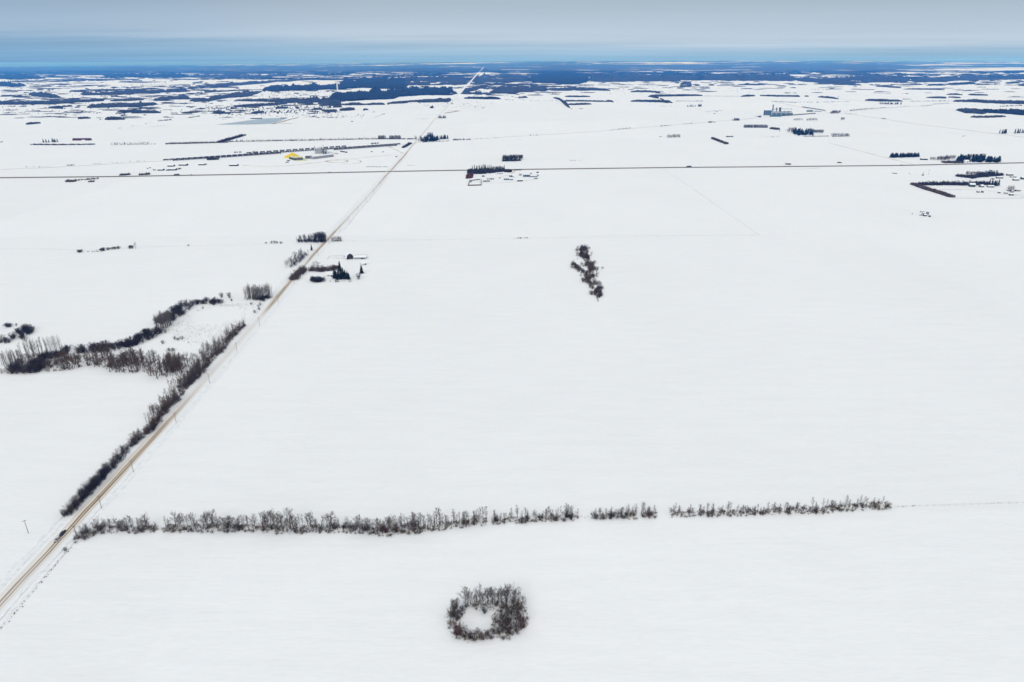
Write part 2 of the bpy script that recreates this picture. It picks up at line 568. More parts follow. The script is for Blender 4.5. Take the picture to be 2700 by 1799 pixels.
# ploughed ridges and shallow ditches beside the road
RIDGE = mat("ploughed_snow", (0.80, 0.81, 0.82), 0.8, 0.12, 0.25, 0.1, bump=0.6)
NEAR_ROAD = [p for p in ROAD if p.y < 2400]
for off, w_, h_ in ((-8.6, 1.7, 0.55), (-12.5, 1.2, 0.28), (7.6, 1.3, 0.45), (10.8, 1.0, 0.22)):
    tag(ribbon("snow_ridge", NEAR_ROAD, [(off - w_, 0.004), (off - w_ * 0.35, h_ * 0.8), (off + w_ * 0.3, h_), (off + w_, 0.004)], RIDGE, None, 7.0, wob=0.22), kind='structure')
# the cleared right of way through the far woods
WAY = mat("packed_snow", (0.82, 0.81, 0.79), 0.8, 0.06, 0.05, 0.1)
tag(ribbon("far_road", ROAD_FAR, [(-15, 0.3), (0, 0.8), (15, 0.3)], WAY, None, 300.0), kind='structure')

ASPH = mat("highway_asphalt", (0.16, 0.137, 0.108), 0.75, 0.25, 0.15, 0.2)
LINE = mat("road_paint", (0.55, 0.52, 0.42), 0.7, 0.15, 0.3)
HWY_PX = [(-700, 474.5), (-60, 469.8), (0, 469), (300, 466), (717, 459), (1031, 452.5), (1235, 449), (1500, 445.5), (1800, 441.8), (2000, 440.3), (2380, 436.5), (2700, 429.5), (3300, 418)]
HWY = [G(*p) for p in HWY_PX]
tag(ribbon("highway", HWY, [(-9.5, 0.15), (-8, 0.31), (0, 0.42), (8, 0.31), (9.5, 0.15)], ASPH, None, 60.0), kind='structure')
tag(ribbon("centre_line", HWY, [(-0.12, 0.44), (0.12, 0.44)], LINE, None, 60.0), kind='structure')
tag(ribbon("shoulder_snow", HWY, [(-16, 0.02), (-12.5, 0.5), (-9.7, 0.1)], WAY, None, 60.0), kind='structure')

THIN = mat("snowy_lane", (0.56, 0.53, 0.5), 0.8, 0.22, 0.02, 0.1)
RAIL = mat("railway_ballast", (0.48, 0.46, 0.44), 0.85, 0.3, 0.02, 0.1)
DIRT = mat("bare_dirt", (0.36, 0.26, 0.17), 0.9, 0.3, 0.05, 0.1)
DIRTL = mat("dirt_in_snow", (0.60, 0.54, 0.47), 0.9, 0.25, 0.04, 0.1)
def lane(name, px, w, m=THIN, h=0.25, step=40.0):
    tag(ribbon(name, smooth_path([G(*p) for p in px], 1), [(-w / 2, 0.006), (0, h), (w / 2, 0.006)], m, None, step, wob=w * 0.06), kind='structure')
RAIL_PX = [(-40, 449), (180, 440), (370, 428), (430, 424.5), (650, 410), (860, 395.5), (1065, 381), (1100, 377.5), (1200, 369.5), (1400, 357.5), (1550, 349),
           (1650, 340.5), (1735, 333), (1830, 325.5), (1950, 315.5), (2020, 309), (2153, 300.5), (2270, 292), (2340, 286), (2460, 276), (2545, 271)]
lane("railway", RAIL_PX, 7, RAIL, 0.5)
lane("side_road", [(2037, 268), (2102, 281), (2175, 296), (2251, 302.5), (2331, 314), (2423, 328.5), (2540, 342.5), (2700, 362), (2760, 370)], 11)
lane("side_road", [(2213, 260), (2282, 268), (2360, 276), (2442, 284), (2519, 290.5)], 10)
lane("farm_lane", [(2185, 377), (2260, 396), (2330, 415), (2412, 435)], 5, DIRTL)
lane("farm_lane", [(2510, 523), (2600, 523.5), (2760, 522)], 4, THIN)
lane("farm_lane", [(2480, 501), (2560, 500), (2620, 505), (2720, 523)], 4, THIN)
lane("farm_lane", [(2640, 514), (2670, 513), (2730, 514)], 4, THIN)
lane("site_track", [(640, 436), (700, 440), (770, 437), (840, 428), (960, 416), (1040, 408), (1062, 407)], 6, DIRTL)
lane("site_track", [(858, 425), (880, 421), (915, 423), (918, 427), (890, 429.5), (866, 428), (858, 425)], 5, DIRT, 0.3, 15)
lane("site_track", [(905, 418), (940, 421), (955, 426), (940, 432), (900, 433)], 5, DIRTL, 0.3, 15)
lane("site_track", [(1020, 384), (1045, 396), (1064, 405)], 5, DIRTL, 0.3, 15)
lane("dirt_berm", [(718, 327.8), (742, 322), (762, 316), (785, 310.5)], 16, DIRT, 2.0, 15)
lane("dirt_berm", [(735, 327), (755, 326), (771, 326.8)], 9, DIRT, 1.0, 15)
lane("dirt_berm", [(800, 309), (820, 308), (845, 310)], 16, DIRT, 1.0, 30)
lane("dirt_patch", [(1172, 299), (1190, 296), (1208, 292.5)], 24, DIRT, 1.0, 20)
lane("dirt_patch", [(1178, 293), (1190, 292.4), (1208, 292.2)], 12, DIRT, 0.6, 20)
lane("side_road", [(1215, 287), (1265, 288), (1278, 285), (1268, 281), (1200, 281.5)], 14, DIRTL, 0.4, 20)
lane("dirt_patch", [(2066, 437), (2120, 438.5), (2170, 438)], 9, DIRTL, 0.3, 20)
lane("dirt_patch", [(2075, 447), (2120, 446), (2160, 443)], 5, DIRTL, 0.3, 20)
lane("farm_lane", [(1240, 478), (1300, 484), (1360, 480), (1420, 472)], 3, THIN)
lane("farm_lane", [(1360, 449), (1350, 460), (1310, 469)], 4, DIRTL)
lane("side_road", [(0, 282), (60, 280), (120, 278), (180, 272)], 12, THIN)
lane("farm_lane", [(1100, 303), (1135, 302), (1165, 303)], 8, DIRTL)
lane("farm_lane", [(985, 311), (1000, 305), (1010, 301)], 8, THIN)

# pond with grey ice
def build_pond():
    px = [(570, 329), (620, 323), (668, 316), (700, 312.5), (735, 311.5), (757, 311), (748, 316), (735, 321), (722, 326), (690, 328), (630, 329)]
    pts = smooth_path([G(*p) for p in px] + [G(*px[0])], 2)[:-1]
    me = bpy.data.meshes.new("pond")
    me.from_pydata([(p.x, p.y, 0.35) for p in pts], [], [tuple(range(len(pts)))])
    me.materials.append(mat("pond_ice", (0.36, 0.44, 0.47), 0.35, 0.12, 0.01, 0.4))
    tag(obj("pond", me), kind='structure')
build_pond()
# ------------------------------------------------------------------ tree shapes
BARK = mat("aspen_bark", (0.14, 0.12, 0.10), 0.9, 0.3, 0.5, 0.1)
TWIG = mat("bare_twigs", (0.082, 0.063, 0.050), 0.9, 0.3, 0.12, 0.1)
TWIGD = mat("dark_scrub", (0.040, 0.032, 0.030), 0.9, 0.3, 0.12, 0.1)
TWIGR = mat("red_willow", (0.125, 0.042, 0.030), 0.9, 0.3, 0.2, 0.1)
TWIGB = mat("brown_twigs", (0.115, 0.078, 0.050), 0.9, 0.3, 0.12, 0.1)
NEEDLE = mat("spruce_needles", (0.010, 0.017, 0.014), 0.9, 0.35, 0.6, 0.1)
GRASS = mat("dead_grass", (0.30, 0.22, 0.13), 0.9, 0.3, 0.4, 0.1)

def sliver(mb, p, d, ln, w):
    """one tapered twig: a thin three-sided spike"""
    d = d.normalized()
    a = d.orthogonal().normalized()
    b = d.cross(a)
    ph = random.random() * 6.28
    vs = []
    for i in range(3):
        t = ph + 2.0944 * i
        vs.append(p + (a * math.cos(t) + b * math.sin(t)) * w * 0.5)
    vs.append(p + d * ln)
    mb.add(vs, [(0, 1, 3), (1, 2, 3), (2, 0, 3)])
def limb(mb, p, d, ln, r, segs, up, wander, n=3):
    pts = [p.copy()]
    q = p.copy()
    d = d.normalized()
    for i in range(segs):
        d = (d + Vector((random.gauss(0, wander), random.gauss(0, wander), up + random.gauss(0, wander * 0.5)))).normalized()
        q = q + d * (ln / segs)
        pts.append(q.copy())
    for i in range(segs):
        r0, r1 = r * (1 - 0.85 * i / segs), r * (1 - 0.85 * (i + 1) / segs)
        mb.tube(pts[i], pts[i + 1], r0, r1, n, cap=False)
    return pts, d
def bare_tree(seed, H=12.0, form='aspen', tw=0.072, dens=1.0):
    random.seed(seed)
    tr, cr = MB(), MB()
    rt = 0.012 * H + 0.03
    pts = [Vector((0, 0, -0.25))]
    n = 7
    lean = Vector((random.gauss(0, 0.03), random.gauss(0, 0.03), 0))
    for i in range(1, n + 1):
        pts.append(Vector((0, 0, H * 0.92 * i / n)) + lean * (H * i / n) + Vector((random.gauss(0, 0.09), random.gauss(0, 0.09), 0)))
    for i in range(n):
        tr.tube(pts[i], pts[i + 1], rt * (1 - 0.85 * i / n), rt * (1 - 0.85 * (i + 1) / n), 5, cap=False)
    nb = int((17 if form == 'aspen' else 20) * dens)
    for k in range(nb):
        t = (0.30 + 0.68 * (k / nb) ** 0.85) if form == 'aspen' else (0.16 + 0.78 * (k / nb))
        zi = t * n
        i = min(n - 1, int(zi))
        p = pts[i].lerp(pts[i + 1], zi - i)
        az = k * 2.4 + random.gauss(0, 0.4)
        if form == 'aspen':
            ln = H * (0.10 + 0.20 * (1 - t)) * random.uniform(0.75, 1.3)
            out = random.uniform(0.6, 1.0)
            upw, ub = random.uniform(0.7, 1.3), 0.22
        else:
            ln = H * (0.16 + 0.32 * (1 - t)) * random.uniform(0.7, 1.25)
            out = 1.0
            upw, ub = random.uniform(0.35, 1.0), 0.25
        d = Vector((math.cos(az) * out, math.sin(az) * out, upw))
        bp, bd = limb(cr, p, d, ln, rt * 0.34 * (1.1 - 0.6 * t), 3, ub, 0.16)
        for s in range(5 if form == 'aspen' else 7):
            f = random.uniform(0.25, 1.0) * 3
            j = min(2, int(f))
            q = bp[j].lerp(bp[j + 1], f - j)
            sd = (bd + Vector((random.gauss(0, 0.65), random.gauss(0, 0.65), random.uniform(0.1, 0.8)))).normalized()
            sl = ln * random.uniform(0.28, 0.55)
            sliver(cr, q, sd, sl, tw * 1.3)
            for u in range(3):
                q2 = q + sd * sl * random.uniform(0.2, 0.85)
                td = (sd + Vector((random.gauss(0, 0.6), random.gauss(0, 0.6), random.uniform(0.0, 0.7)))).normalized()
                sliver(cr, q2, td, sl * random.uniform(0.35, 0.7), tw)
    return tr, cr
def bush(seed, H=4.0, W=2.2, stems=16, tw=0.05, dens=1.0, round_top=True):
    random.seed(seed)
    mb = MB()
    for k in range(int(stems * dens)):
        az = random.uniform(0, 6.283)
        rr = random.uniform(0, 0.3) * W
        p = Vector((math.cos(az) * rr, math.sin(az) * rr, -0.1))
        sp = random.uniform(0.05, 1.0)
        hh = H * (1.0 - 0.42 * sp ** 2 if round_top else random.uniform(0.6, 1.0))
        d = Vector((math.cos(az) * sp * W, math.sin(az) * sp * W, hh))
        bp, bd = limb(mb, p, d, d.length, 0.045, 3, 0.04, 0.10)
        for s in range(7):
            f = random.uniform(0.3, 1.0) * 3
            j = min(2, int(f))
            q = bp[j].lerp(bp[j + 1], f - j)
            sd = (bd + Vector((random.gauss(0, 0.6), random.gauss(0, 0.6), random.uniform(0, 0.5)))).normalized()
            sl = H * random.uniform(0.12, 0.28)
            sliver(mb, q, sd, sl, tw * 1.2)
            for u in range(2):
                q2 = q + sd * sl * random.uniform(0.2, 0.8)
                td = (sd + Vector((random.gauss(0, 0.6), random.gauss(0, 0.6), random.uniform(-0.1, 0.5)))).normalized()
                sliver(mb, q2, td, sl * random.uniform(0.4, 0.7), tw)
    return mb
def spruce(seed, H=14.0, R0=2.6, tiers=9):
    random.seed(seed)
    tr, cr = MB(), MB()
    tr.tube((0, 0, -0.2), (0, 0, H * 0.22), 0.20, 0.15, 6, cap=False)
    for k in range(tiers):
        t = k / (tiers - 1)
        z0 = H * (0.07 + 0.86 * t)
        r = R0 * (1 - 0.93 * t) ** 0.62 * random.uniform(0.88, 1.12)
        zt = z0 + H * 0.17 * (1 - 0.35 * t)
        n = 14 if t < 0.7 else 10
        vs = []
        ph = random.random() * 6.28
        for i in range(n):
            rr = r * (random.uniform(0.85, 1.15) if i % 2 == 0 else random.uniform(0.45, 0.68))
            a = ph + 6.2832 * i / n
            vs.append((rr * math.cos(a), rr * math.sin(a), z0 - (0.10 * r if i % 2 == 0 else -0.12 * r) + random.gauss(0, 0.12)))
        vs.append((random.gauss(0, 0.08), random.gauss(0, 0.08), min(zt, H)))
        vs.append((0, 0, z0 + 0.3 * r))
        fs = [(i, (i + 1) % n, n) for i in range(n)] + [((i + 1) % n, i, n + 1) for i in range(n)]
        cr.add(vs, fs)
    return tr, cr

# shared meshes -------------------------------------------------------------
ASPEN_T, ASPEN_C = [], []
for i in range(12):
    t_, c_ = bare_tree(100 + i, 12.0, 'aspen' if i < 6 else 'spread', 0.072, random.uniform(0.8, 1.25))
    ASPEN_T.append(t_.mesh("trunk", BARK))
    ASPEN_C.append(c_.mesh("crown", TWIG if i % 3 else TWIGB))
BUSH_M = {}
for key, mt_ in (('dark', TWIGD), ('grey', TWIG), ('red', TWIGR), ('brown', TWIGB)):
    BUSH_M[key] = [bush(300 + i + 10 * len(BUSH_M), 4.0, 2.3, 20 if key == 'dark' else 16, 0.06 if key == 'dark' else 0.055, {'dark': 1.5, 'red': 2.2}.get(key, 1.1)).mesh("bush", mt_) for i in range(4)]
SPR_T, SPR_C = [], []
for i in range(5):
    t_, c_ = spruce(500 + i, 14.0, random.uniform(2.5, 3.2))
    SPR_T.append(t_.mesh("trunk", BARK))
    SPR_C.append(c_.mesh("crown", NEEDLE))
random.seed(21)

def add_tree(p, h, label, group, v=None, wide=1.0):
    v = random.randrange(len(ASPEN_T)) if v is None else v
    s = h / 12.0
    e = empty("bare_tree", p, random.uniform(0, 6.28))
    e.scale = (s * wide, s * wide, s)
    tag(e, label, "tree", group)
    obj("trunk", ASPEN_T[v], e)
    obj("crown", ASPEN_C[v], e)
    return e
def add_spruce(p, h, label, group, w=1.0):
    v = random.randrange(len(SPR_T))
    s = h / 14.0
    e = empty("spruce_tree", p, random.uniform(0, 6.28))
    e.scale = (s * w, s * w, s)
    tag(e, label, "tree", group)
    obj("trunk", SPR_T[v], e)
    obj("crown", SPR_C[v], e)
    return e
def add_bush(p, h, key, label, group, wide=1.0):
    o = obj("bush", random.choice(BUSH_M[key]), None, p, (0, 0, random.uniform(0, 6.28)), (h / 4 * wide, h / 4 * wide, h / 4))
    tag(o, label, "bush", group)
    return o

ORD = ['', 'first', 'second', 'third', 'fourth', 'fifth', 'sixth', 'seventh', 'eighth', 'ninth', 'tenth', 'eleventh', 'twelfth', 'thirteenth',
       'fourteenth', 'fifteenth', 'sixteenth', 'seventeenth', 'eighteenth', 'nineteenth', 'twentieth', 'twenty-first', 'twenty-second',
       'twenty-third', 'twenty-fourth', 'twenty-fifth', 'twenty-sixth', 'twenty-seventh', 'twenty-eighth', 'twenty-ninth', 'thirtieth']
def screen_x(p):
    d = Vector(p) - Vector((0, 0, CAM_H))
    return d.dot(_r) / d.dot(_f)
def ranked(pts, what, place, side='left'):
    """points sorted from the left, each with a label that counts it off from there"""
    q = sorted(pts, key=lambda p: screen_x(p))
    n = len(q)
    out = []
    for i, p in enumerate(q):
        if n > 30: lb = "%s %s" % (what, place)
        elif n == 1: lb = "%s %s" % (what, place)
        elif i == 0: lb = "leftmost %s %s" % (what, place)
        elif i == n - 1: lb = "rightmost %s %s" % (what, place)
        else: lb = "%s %s from the left %s" % (ORD[i + 1], what, place)
        out.append((p, lb))
    return out

def along(px, n, width, jitter=0.5, near=0.0):
    """n ground points along a traced line, spread over a strip of that width (m) behind the line"""
    P = [G(*p) for p in px]
    seg = [(b - a).length for a, b in zip(P, P[1:])]
    tot = sum(seg)
    out = []
    for i in range(n):
        s = min(tot * 0.9999, max(0.0, tot * (i + 0.5 + random.uniform(-jitter, jitter)) / n))
        k = 0
        while s > seg[k]:
            s -= seg[k]
            k += 1
        d = (P[k + 1] - P[k]).normalized()
        nrm = Vector((-d.y, d.x, 0))
        if (nrm.x > 0) if abs(d.y) > abs(d.x) * 1.2 else (nrm.y < 0):
            nrm = -nrm
        out.append(P[k] + d * s + nrm * (near + random.uniform(0, width)))
    return out
def inside(x, y, poly):
    c = False
    j = len(poly) - 1
    for i in range(len(poly)):
        if (poly[i].y > y) != (poly[j].y > y) and x < (poly[j].x - poly[i].x) * (y - poly[i].y) / (poly[j].y - poly[i].y) + poly[i].x:
            c = not c
        j = i
    return c
def in_poly(px, n, mind=0.0):
    P = [G(*p) for p in px]
    x0, x1 = min(p.x for p in P), max(p.x for p in P)
    y0, y1 = min(p.y for p in P), max(p.y for p in P)
    out, tries = [], 0
    while len(out) < n and tries < n * 200:
        tries += 1
        x, y = random.uniform(x0, x1), random.uniform(y0, y1)
        if not inside(x, y, P):
            continue
        if mind and any((x - q.x) ** 2 + (y - q.y) ** 2 < mind * mind for q in out[-60:]):
            continue
        out.append(Vector((x, y, 0)))
    return out

# --------------------------------------------------------------- light meshes for woods that read as a mass
def tri_arrays(mb):
    v = np.array(mb.v, dtype=np.float32)
    f = []
    for q in mb.f:
        for i in range(1, len(q) - 1):
            f.append((q[0], q[i], q[i + 1]))
    return v, np.array(f, dtype=np.int32)
def low_bare(seed, tw=0.16, br=10, sub=2):
    random.seed(seed)
    mb = MB()
    mb.tube((0, 0, -0.2), (random.gauss(0, 0.2), random.gauss(0, 0.2), 10.5), 0.16, 0.04, 3, cap=False)
    for k in range(br):
        t = 0.22 + 0.72 * k / br
        az = k * 2.4 + random.gauss(0, 0.5)
        ln = 4.2 * (1.15 - 0.75 * t) * random.uniform(0.7, 1.3)
        d = Vector((math.cos(az), math.sin(az), random.uniform(0.7, 1.6))).normalized()
        p = Vector((0, 0, 11 * t))
        sliver(mb, p, d, ln, tw)
        for s in range(sub):
            q = p + d * ln * random.uniform(0.3, 0.8)
            sliver(mb, q, d + Vector((random.gauss(0, 0.6), random.gauss(0, 0.6), random.uniform(0, 0.6))), ln * random.uniform(0.4, 0.7), tw * 0.8)
    return tri_arrays(mb)
def low_bush(seed, n=26, tw=0.17):
    random.seed(seed)
    mb = MB()
    for k in range(n):
        az = random.uniform(0, 6.28)
        s = random.uniform(0, 1)
        d = Vector((math.cos(az) * s * 2.2, math.sin(az) * s * 2.2, 4.0 * (1 - 0.4 * s * s)))
        p = Vector((math.cos(az) * 0.7 * s, math.sin(az) * 0.7 * s, -0.1))
        sliver(mb, p + d * random.uniform(0, 0.35), d + Vector((random.gauss(0, 0.6), random.gauss(0, 0.6), 0)), d.length * random.uniform(0.5, 0.8), tw)
    return tri_arrays(mb)
def low_spruce(seed):
    random.seed(seed)
    mb = MB()
    for k in range(4):
        t = k / 4
        n = 6
        r = 3.0 * (1 - 0.85 * t) * random.uniform(0.85, 1.1)
        vs = [(r * random.uniform(0.7, 1.1) * math.cos(6.283 * i / n + k), r * random.uniform(0.7, 1.1) * math.sin(6.283 * i / n + k), 14 * (0.05 + 0.75 * t)) for i in range(n)] + [(0, 0, 14 * (0.05 + 0.75 * t) + 14 * 0.26)]
        mb.add(vs, [(i, (i + 1) % n, n) for i in range(n)])
    return tri_arrays(mb)
def low_blob(seed):
    """a far shrub of a pixel or less: a ragged low dome"""
    random.seed(seed)
    mb = MB()
    n = 6
    vs = [(2.4 * random.uniform(0.6, 1.2) * math.cos(6.283 * i / n), 2.4 * random.uniform(0.6, 1.2) * math.sin(6.283 * i / n), -0.1) for i in range(n)]
    vs += [(1.6 * random.uniform(0.5, 1.3) * math.cos(6.283 * i / n + .3), 1.6 * random.uniform(0.5, 1.3) * math.sin(6.283 * i / n + .3), 2.8 * random.uniform(0.7, 1.3)) for i in range(n)] + [(0, 0, 3.6)]
    fs = [(i, (i + 1) % n, n + (i + 1) % n) for i in range(n)] + [(i, n + (i + 1) % n, n + i) for i in range(n)] + [(n + i, n + (i + 1) % n, 2 * n) for i in range(n)]
    mb.add(vs, fs)
    return tri_arrays(mb)
def both_arrays(t, c):
    v1, f1 = tri_arrays(t)
    v2, f2 = tri_arrays(c)
    v1 = v1.copy()
    v1[:, :2] *= 1.25
    return np.concatenate([v1, v2]), np.concatenate([f1, f2 + len(v1)])
LOW = {'bare': [low_bare(700 + i) for i in range(4)], 'bare_far': [low_bare(720 + i, 0.46, 11, 1) for i in range(4)],
       'bush': [low_bush(740 + i) for i in range(4)], 'bush_far': [low_bush(760 + i, 18, 0.6) for i in range(3)],
       'spruce': [low_spruce(780 + i) for i in range(3)], 'blob': [low_blob(800 + i) for i in range(4)],
       'midbare': [both_arrays(*bare_tree(820 + i, 12.0, 'aspen' if i < 3 else 'spread', 0.10, 0.62)) for i in range(5)],
       'slim': [both_arrays(*bare_tree(860 + i, 12.0, 'aspen', 0.075, 0.42)) for i in range(4)]}
for i_, key_ in enumerate(('dark', 'grey')):
    LOW['n' + key_] = [tri_arrays(bush(840 + 5 * i_ + j, 4.0, 2.3, 18, 0.09, 1.1)) for j in range(3)]
random.seed(33)
def mass(name, items, material, label=None, cat=None):
    """items: list of (kind, point, height, widen); one joined mesh of real small trees"""
    V, F, o = [], [], 0
    base_h = {'bare': 12.0, 'bare_far': 12.0, 'bush': 4.0, 'bush_far': 4.0, 'spruce': 14.0, 'blob': 4.0, 'midbare': 12.0, 'slim': 12.0, 'ndark': 4.0, 'ngrey': 4.0}
    for kind, p, h, w in items:
        v, f = random.choice(LOW[kind])
        s = h / base_h[kind]
        a = random.uniform(0, 6.283)
        ca, sa = math.cos(a) * s * w, math.sin(a) * s * w
        q = np.empty_like(v)
        q[:, 0] = v[:, 0] * ca - v[:, 1] * sa + p.x
        q[:, 1] = v[:, 0] * sa + v[:, 1] * ca + p.y
        q[:, 2] = v[:, 2] * s + p.z + ground_z(p.x, p.y)
        V.append(q)
        F.append(f + o)
        o += len(v)
    V = np.concatenate(V); F = np.concatenate(F)
    me = raw_mesh(name, V, F)
    me.materials.append(material)
    ob = obj(name, me)
    tag(ob, label, cat, None, 'stuff')
    return ob
def raw_mesh(name, V, F):
    me = bpy.data.meshes.new(name)
    k = F.shape[1]
    me.vertices.add(len(V))
    me.vertices.foreach_set('co', np.ascontiguousarray(V, dtype=np.float32).ravel())
    me.loops.add(F.size)
    me.loops.foreach_set('vertex_index', np.ascontiguousarray(F, dtype=np.int32).ravel())
    me.polygons.add(len(F))
    me.polygons.foreach_set('loop_start', np.arange(0, F.size, k, dtype=np.int32))
    me.polygons.foreach_set('loop_total', np.full(len(F), k, dtype=np.int32))
    me.update(calc_edges=True)
    me.validate()
    return me
# ------------------------------------------------------------------ the long tree row across the field
# (base line px, trees, low/high height, bushes, bush key, strip depth, place words)
ROW = [
 ([(196, 1430), (210, 1427), (228, 1423), (246, 1413), (284, 1402)], 19, 7.5, 9.5, 7, 'brown', 9, "in the bent left end of the long row"),
 ([(274, 1404), (358, 1404), (412, 1403)], 18, 7, 11, 4, 'grey', 6, "in the row just before its first gap"),
 ([(427, 1401), (492, 1402), (565, 1402)], 18, 9, 12.5, 4, 'grey', 7, "in the row just after its first gap"),
 ([(565, 1402), (641, 1403), (676, 1402)], 16, 10, 14, 3, 'dark', 7, "in the row before its low brown bush"),
 ([(690, 1403), (745, 1407), (834, 1405)], 22, 11, 15, 5, 'brown', 8, "in the row after its low brown bush"),
 ([(834, 1405), (896, 1402), (985, 1409)], 17, 7, 12, 7, 'dark', 7, "in the low thin stretch before the reddish thicket"),
 ([(988, 1411), (1023, 1412), (1103, 1405)], 19, 10, 14.5, 8, 'red', 9, "in the reddish thicket midway along the row"),
 ([(1103, 1405), (1135, 1400), (1182, 1393), (1284, 1384)], 25, 11, 14.5, 3, 'grey', 6, "in the row just after the reddish thicket"),
 ([(1297, 1382), (1405, 1376), (1501, 1372), (1524, 1367)], 26, 8, 11, 4, 'dark', 5, "in the row before the wide gap"),
 ([(1567, 1368), (1590, 1368), (1640, 1368), (1680, 1366)], 14, 7, 11.5, 3, 'dark', 5, "in the clump just after the wide gap"),
 ([(1692, 1364), (1733, 1363)], 7, 7, 10.5, 2, 'brown', 4, "in the small clump between two gaps"),
 ([(1769, 1362), (1934, 1360), (2055, 1356)], 26, 7, 10, 4, 'grey', 5, "in the middle of the row's right stretch"),
 ([(2055, 1356), (2168, 1354), (2217, 1348), (2347, 1340)], 24, 7, 10.5, 5, 'dark', 6, "in the far right end of the row"),
]
ABC = "abcdefghijklmnop"
KEYW = {'dark': 'dark bush', 'grey': 'grey bush', 'brown': 'brown bush', 'red': 'reddish bush'}
it = []
for i, (px, nt_, h0, h1, nb_, key, dep, place) in enumerate(ROW):
    for p, lb in ranked(along(px, nt_, dep, 0.9), "bare tree", place):
        cl = 0.78 + 0.34 * (0.5 + 0.5 * math.sin(p.x / 5.3 + 1.7 * math.sin(p.x / 17.0)))
        add_tree(p, random.uniform(h0, h1) * cl * 0.94, lb, "trees of the long field row, stretch %s" % ABC[i], random.randrange(6) if i >= 7 and random.random() < 0.75 else None,
                 wide=random.uniform(0.85, 1.25) if i >= 7 else (random.uniform(0.85, 1.3) if h0 > 8 else random.uniform(1.0, 1.45)))
    for p, lb in ranked(along(px, nb_, dep * 0.8, 0.9, -0.5), KEYW[key], place):
        add_bush(p, random.uniform(2.4, 4.8), key, lb, "bushes of the long field row, stretch %s" % ABC[i], random.uniform(0.9, 1.4))
    for p in along(px, nb_ + 2, dep * 0.9, 0.9, -0.5):
        it.append(('ndark' if key == 'dark' else 'ngrey', p, random.uniform(2.0, 4.2), random.uniform(0.9, 1.4)))
add_bush(G(696, 1398), 6.0, 'red', "low rounded brown-red bush on the front edge of the long row", None, 1.1)
add_bush(G(1505, 1369), 4.5, 'dark', "dark round bush at the row's end just left of the wide gap", None, 1.0)
add_bush(G(172, 1453), 2.6, 'dark', "lone dark bush on the fence line below the two cars", None, 1.3)
for px, nt_, h0, h1, nb_, key, dep, place in ROW:
    ln = (G(*px[-1]) - G(*px[0])).length
    for p in along(px, int(ln * (2.2 if px[0][0] < 1100 else 2.0)), dep + 2.0, 1.0, -1.6):
        it.append(('bush', p, random.uniform(0.7, 3.4), random.uniform(0.8, 1.5)))
for px, nt_, h0, h1, nb_, key, dep, place in ROW[7:]:
    for p in along(px, int(nt_ * 1.1), dep + 1.0, 1.0, -0.5):
        it.append(('midbare', p, random.uniform(0.45, 0.8) * h0, random.uniform(1.0, 1.4)))
for p in along([(1530, 1366), (1567, 1368)], 4, 3): it.append(('bush', p, random.uniform(0.8, 1.8), 1.0))
mass("undergrowth", it, TWIGB, "low brown-grey twigs and weeds along the foot of the long tree row", "undergrowth")

# ------------------------------------------------------------------ ring of trees in the near field
def zr(u, v): return (1150 + u * .1403, 1500 + v * .1403)
def ring(px, n, h0, h1, side, wid=4.0):
    for p, lb in ranked(along([zr(*q) for q in px], n, wid, 0.9, -wid / 2), "bare tree", "on the %s of the ring grove" % side):
        add_tree(p, random.uniform(h0, h1) * random.uniform(0.8, 1.0), lb, "trees of the ring grove, %s" % side, random.randrange(4, 12), random.uniform(1.0, 1.5))
ring([(520, 690), (640, 690), (860, 650), (1000, 640), (1160, 660)], 14, 10, 13, "far side")
ring([(1160, 670), (1320, 680), (1470, 660), (1550, 620)], 10, 10, 13.5, "far right corner", 6)
ring([(1520, 720), (1540, 900), (1480, 1060), (1500, 1190)], 13, 8, 11.5, "right side", 8)
ring([(1080, 1080), (1230, 1120), (1330, 1180), (1370, 1270)], 9, 8, 10.5, "inner right side", 6)
ring([(1230, 800), (1300, 870), (1370, 960), (1260, 1060)], 6, 7, 10, "inner right edge", 8)
ring([(430, 760), (330, 820), (270, 930), (290, 1030)], 11, 7, 10.5, "left side")
ring([(360, 1240), (520, 1290), (650, 1330), (880, 1330), (1050, 1240)], 13, 5.5, 8, "near side")
def rb(u, v, h, key, label, group=None, w=1.0):
    add_bush(G(*zr(u, v)), h, key, label, group, w)
rb(425, 1230, 7.5, 'red', "red-brown round bush at the lower left of the ring grove", None, 0.9)
rb(1610, 1110, 7.2, 'red', "dark red round bush on the right edge of the ring grove", None, 0.85)
rb(915, 830, 4.2, 'dark', "lone grey bush inside the clearing of the ring grove", None, 1.2)
for (u, v, lb) in ((500, 1290, "left of the near side"), (640, 1300, "near side, left of the middle"), (860, 1300, "near side, in the middle"),
                   (1000, 1260, "near side, right of the middle"), (1440, 1250, "near right corner"), (480, 760, "far left corner"),
                   (330, 900, "left side"), (760, 690, "far side, left of the middle"), (1100, 680, "far side, right of the middle"),
                   (1400, 820, "right side, far part"), (1300, 980, "right side, middle part"), (1200, 1060, "right side, next to the clearing")):
    rb(u, v, random.uniform(2.4, 3.8), random.choice(('dark', 'grey', 'brown')), "low bush among the trunks of the ring grove, " + lb, None, 1.1)
it = []
for px, n, w in (([(500, 710), (1160, 690), (1550, 670)], 60, 6), ([(1500, 700), (1490, 900), (1450, 1200)], 60, 13), ([(440, 770), (300, 930), (330, 1150)], 42, 7), ([(330, 1210), (650, 1300), (1050, 1230), (1400, 1250)], 70, 6), ([(1040, 1060), (1250, 1100), (1400, 1230)], 36, 9), ([(1230, 760), (1330, 900), (1230, 1050)], 20, 7)):
    for p in along([zr(*q) for q in px], n, w, 1.0, -w / 2 - 0.5):
        it.append(('bush', p, random.uniform(0.9, 3.4), random.uniform(0.9, 1.5)))
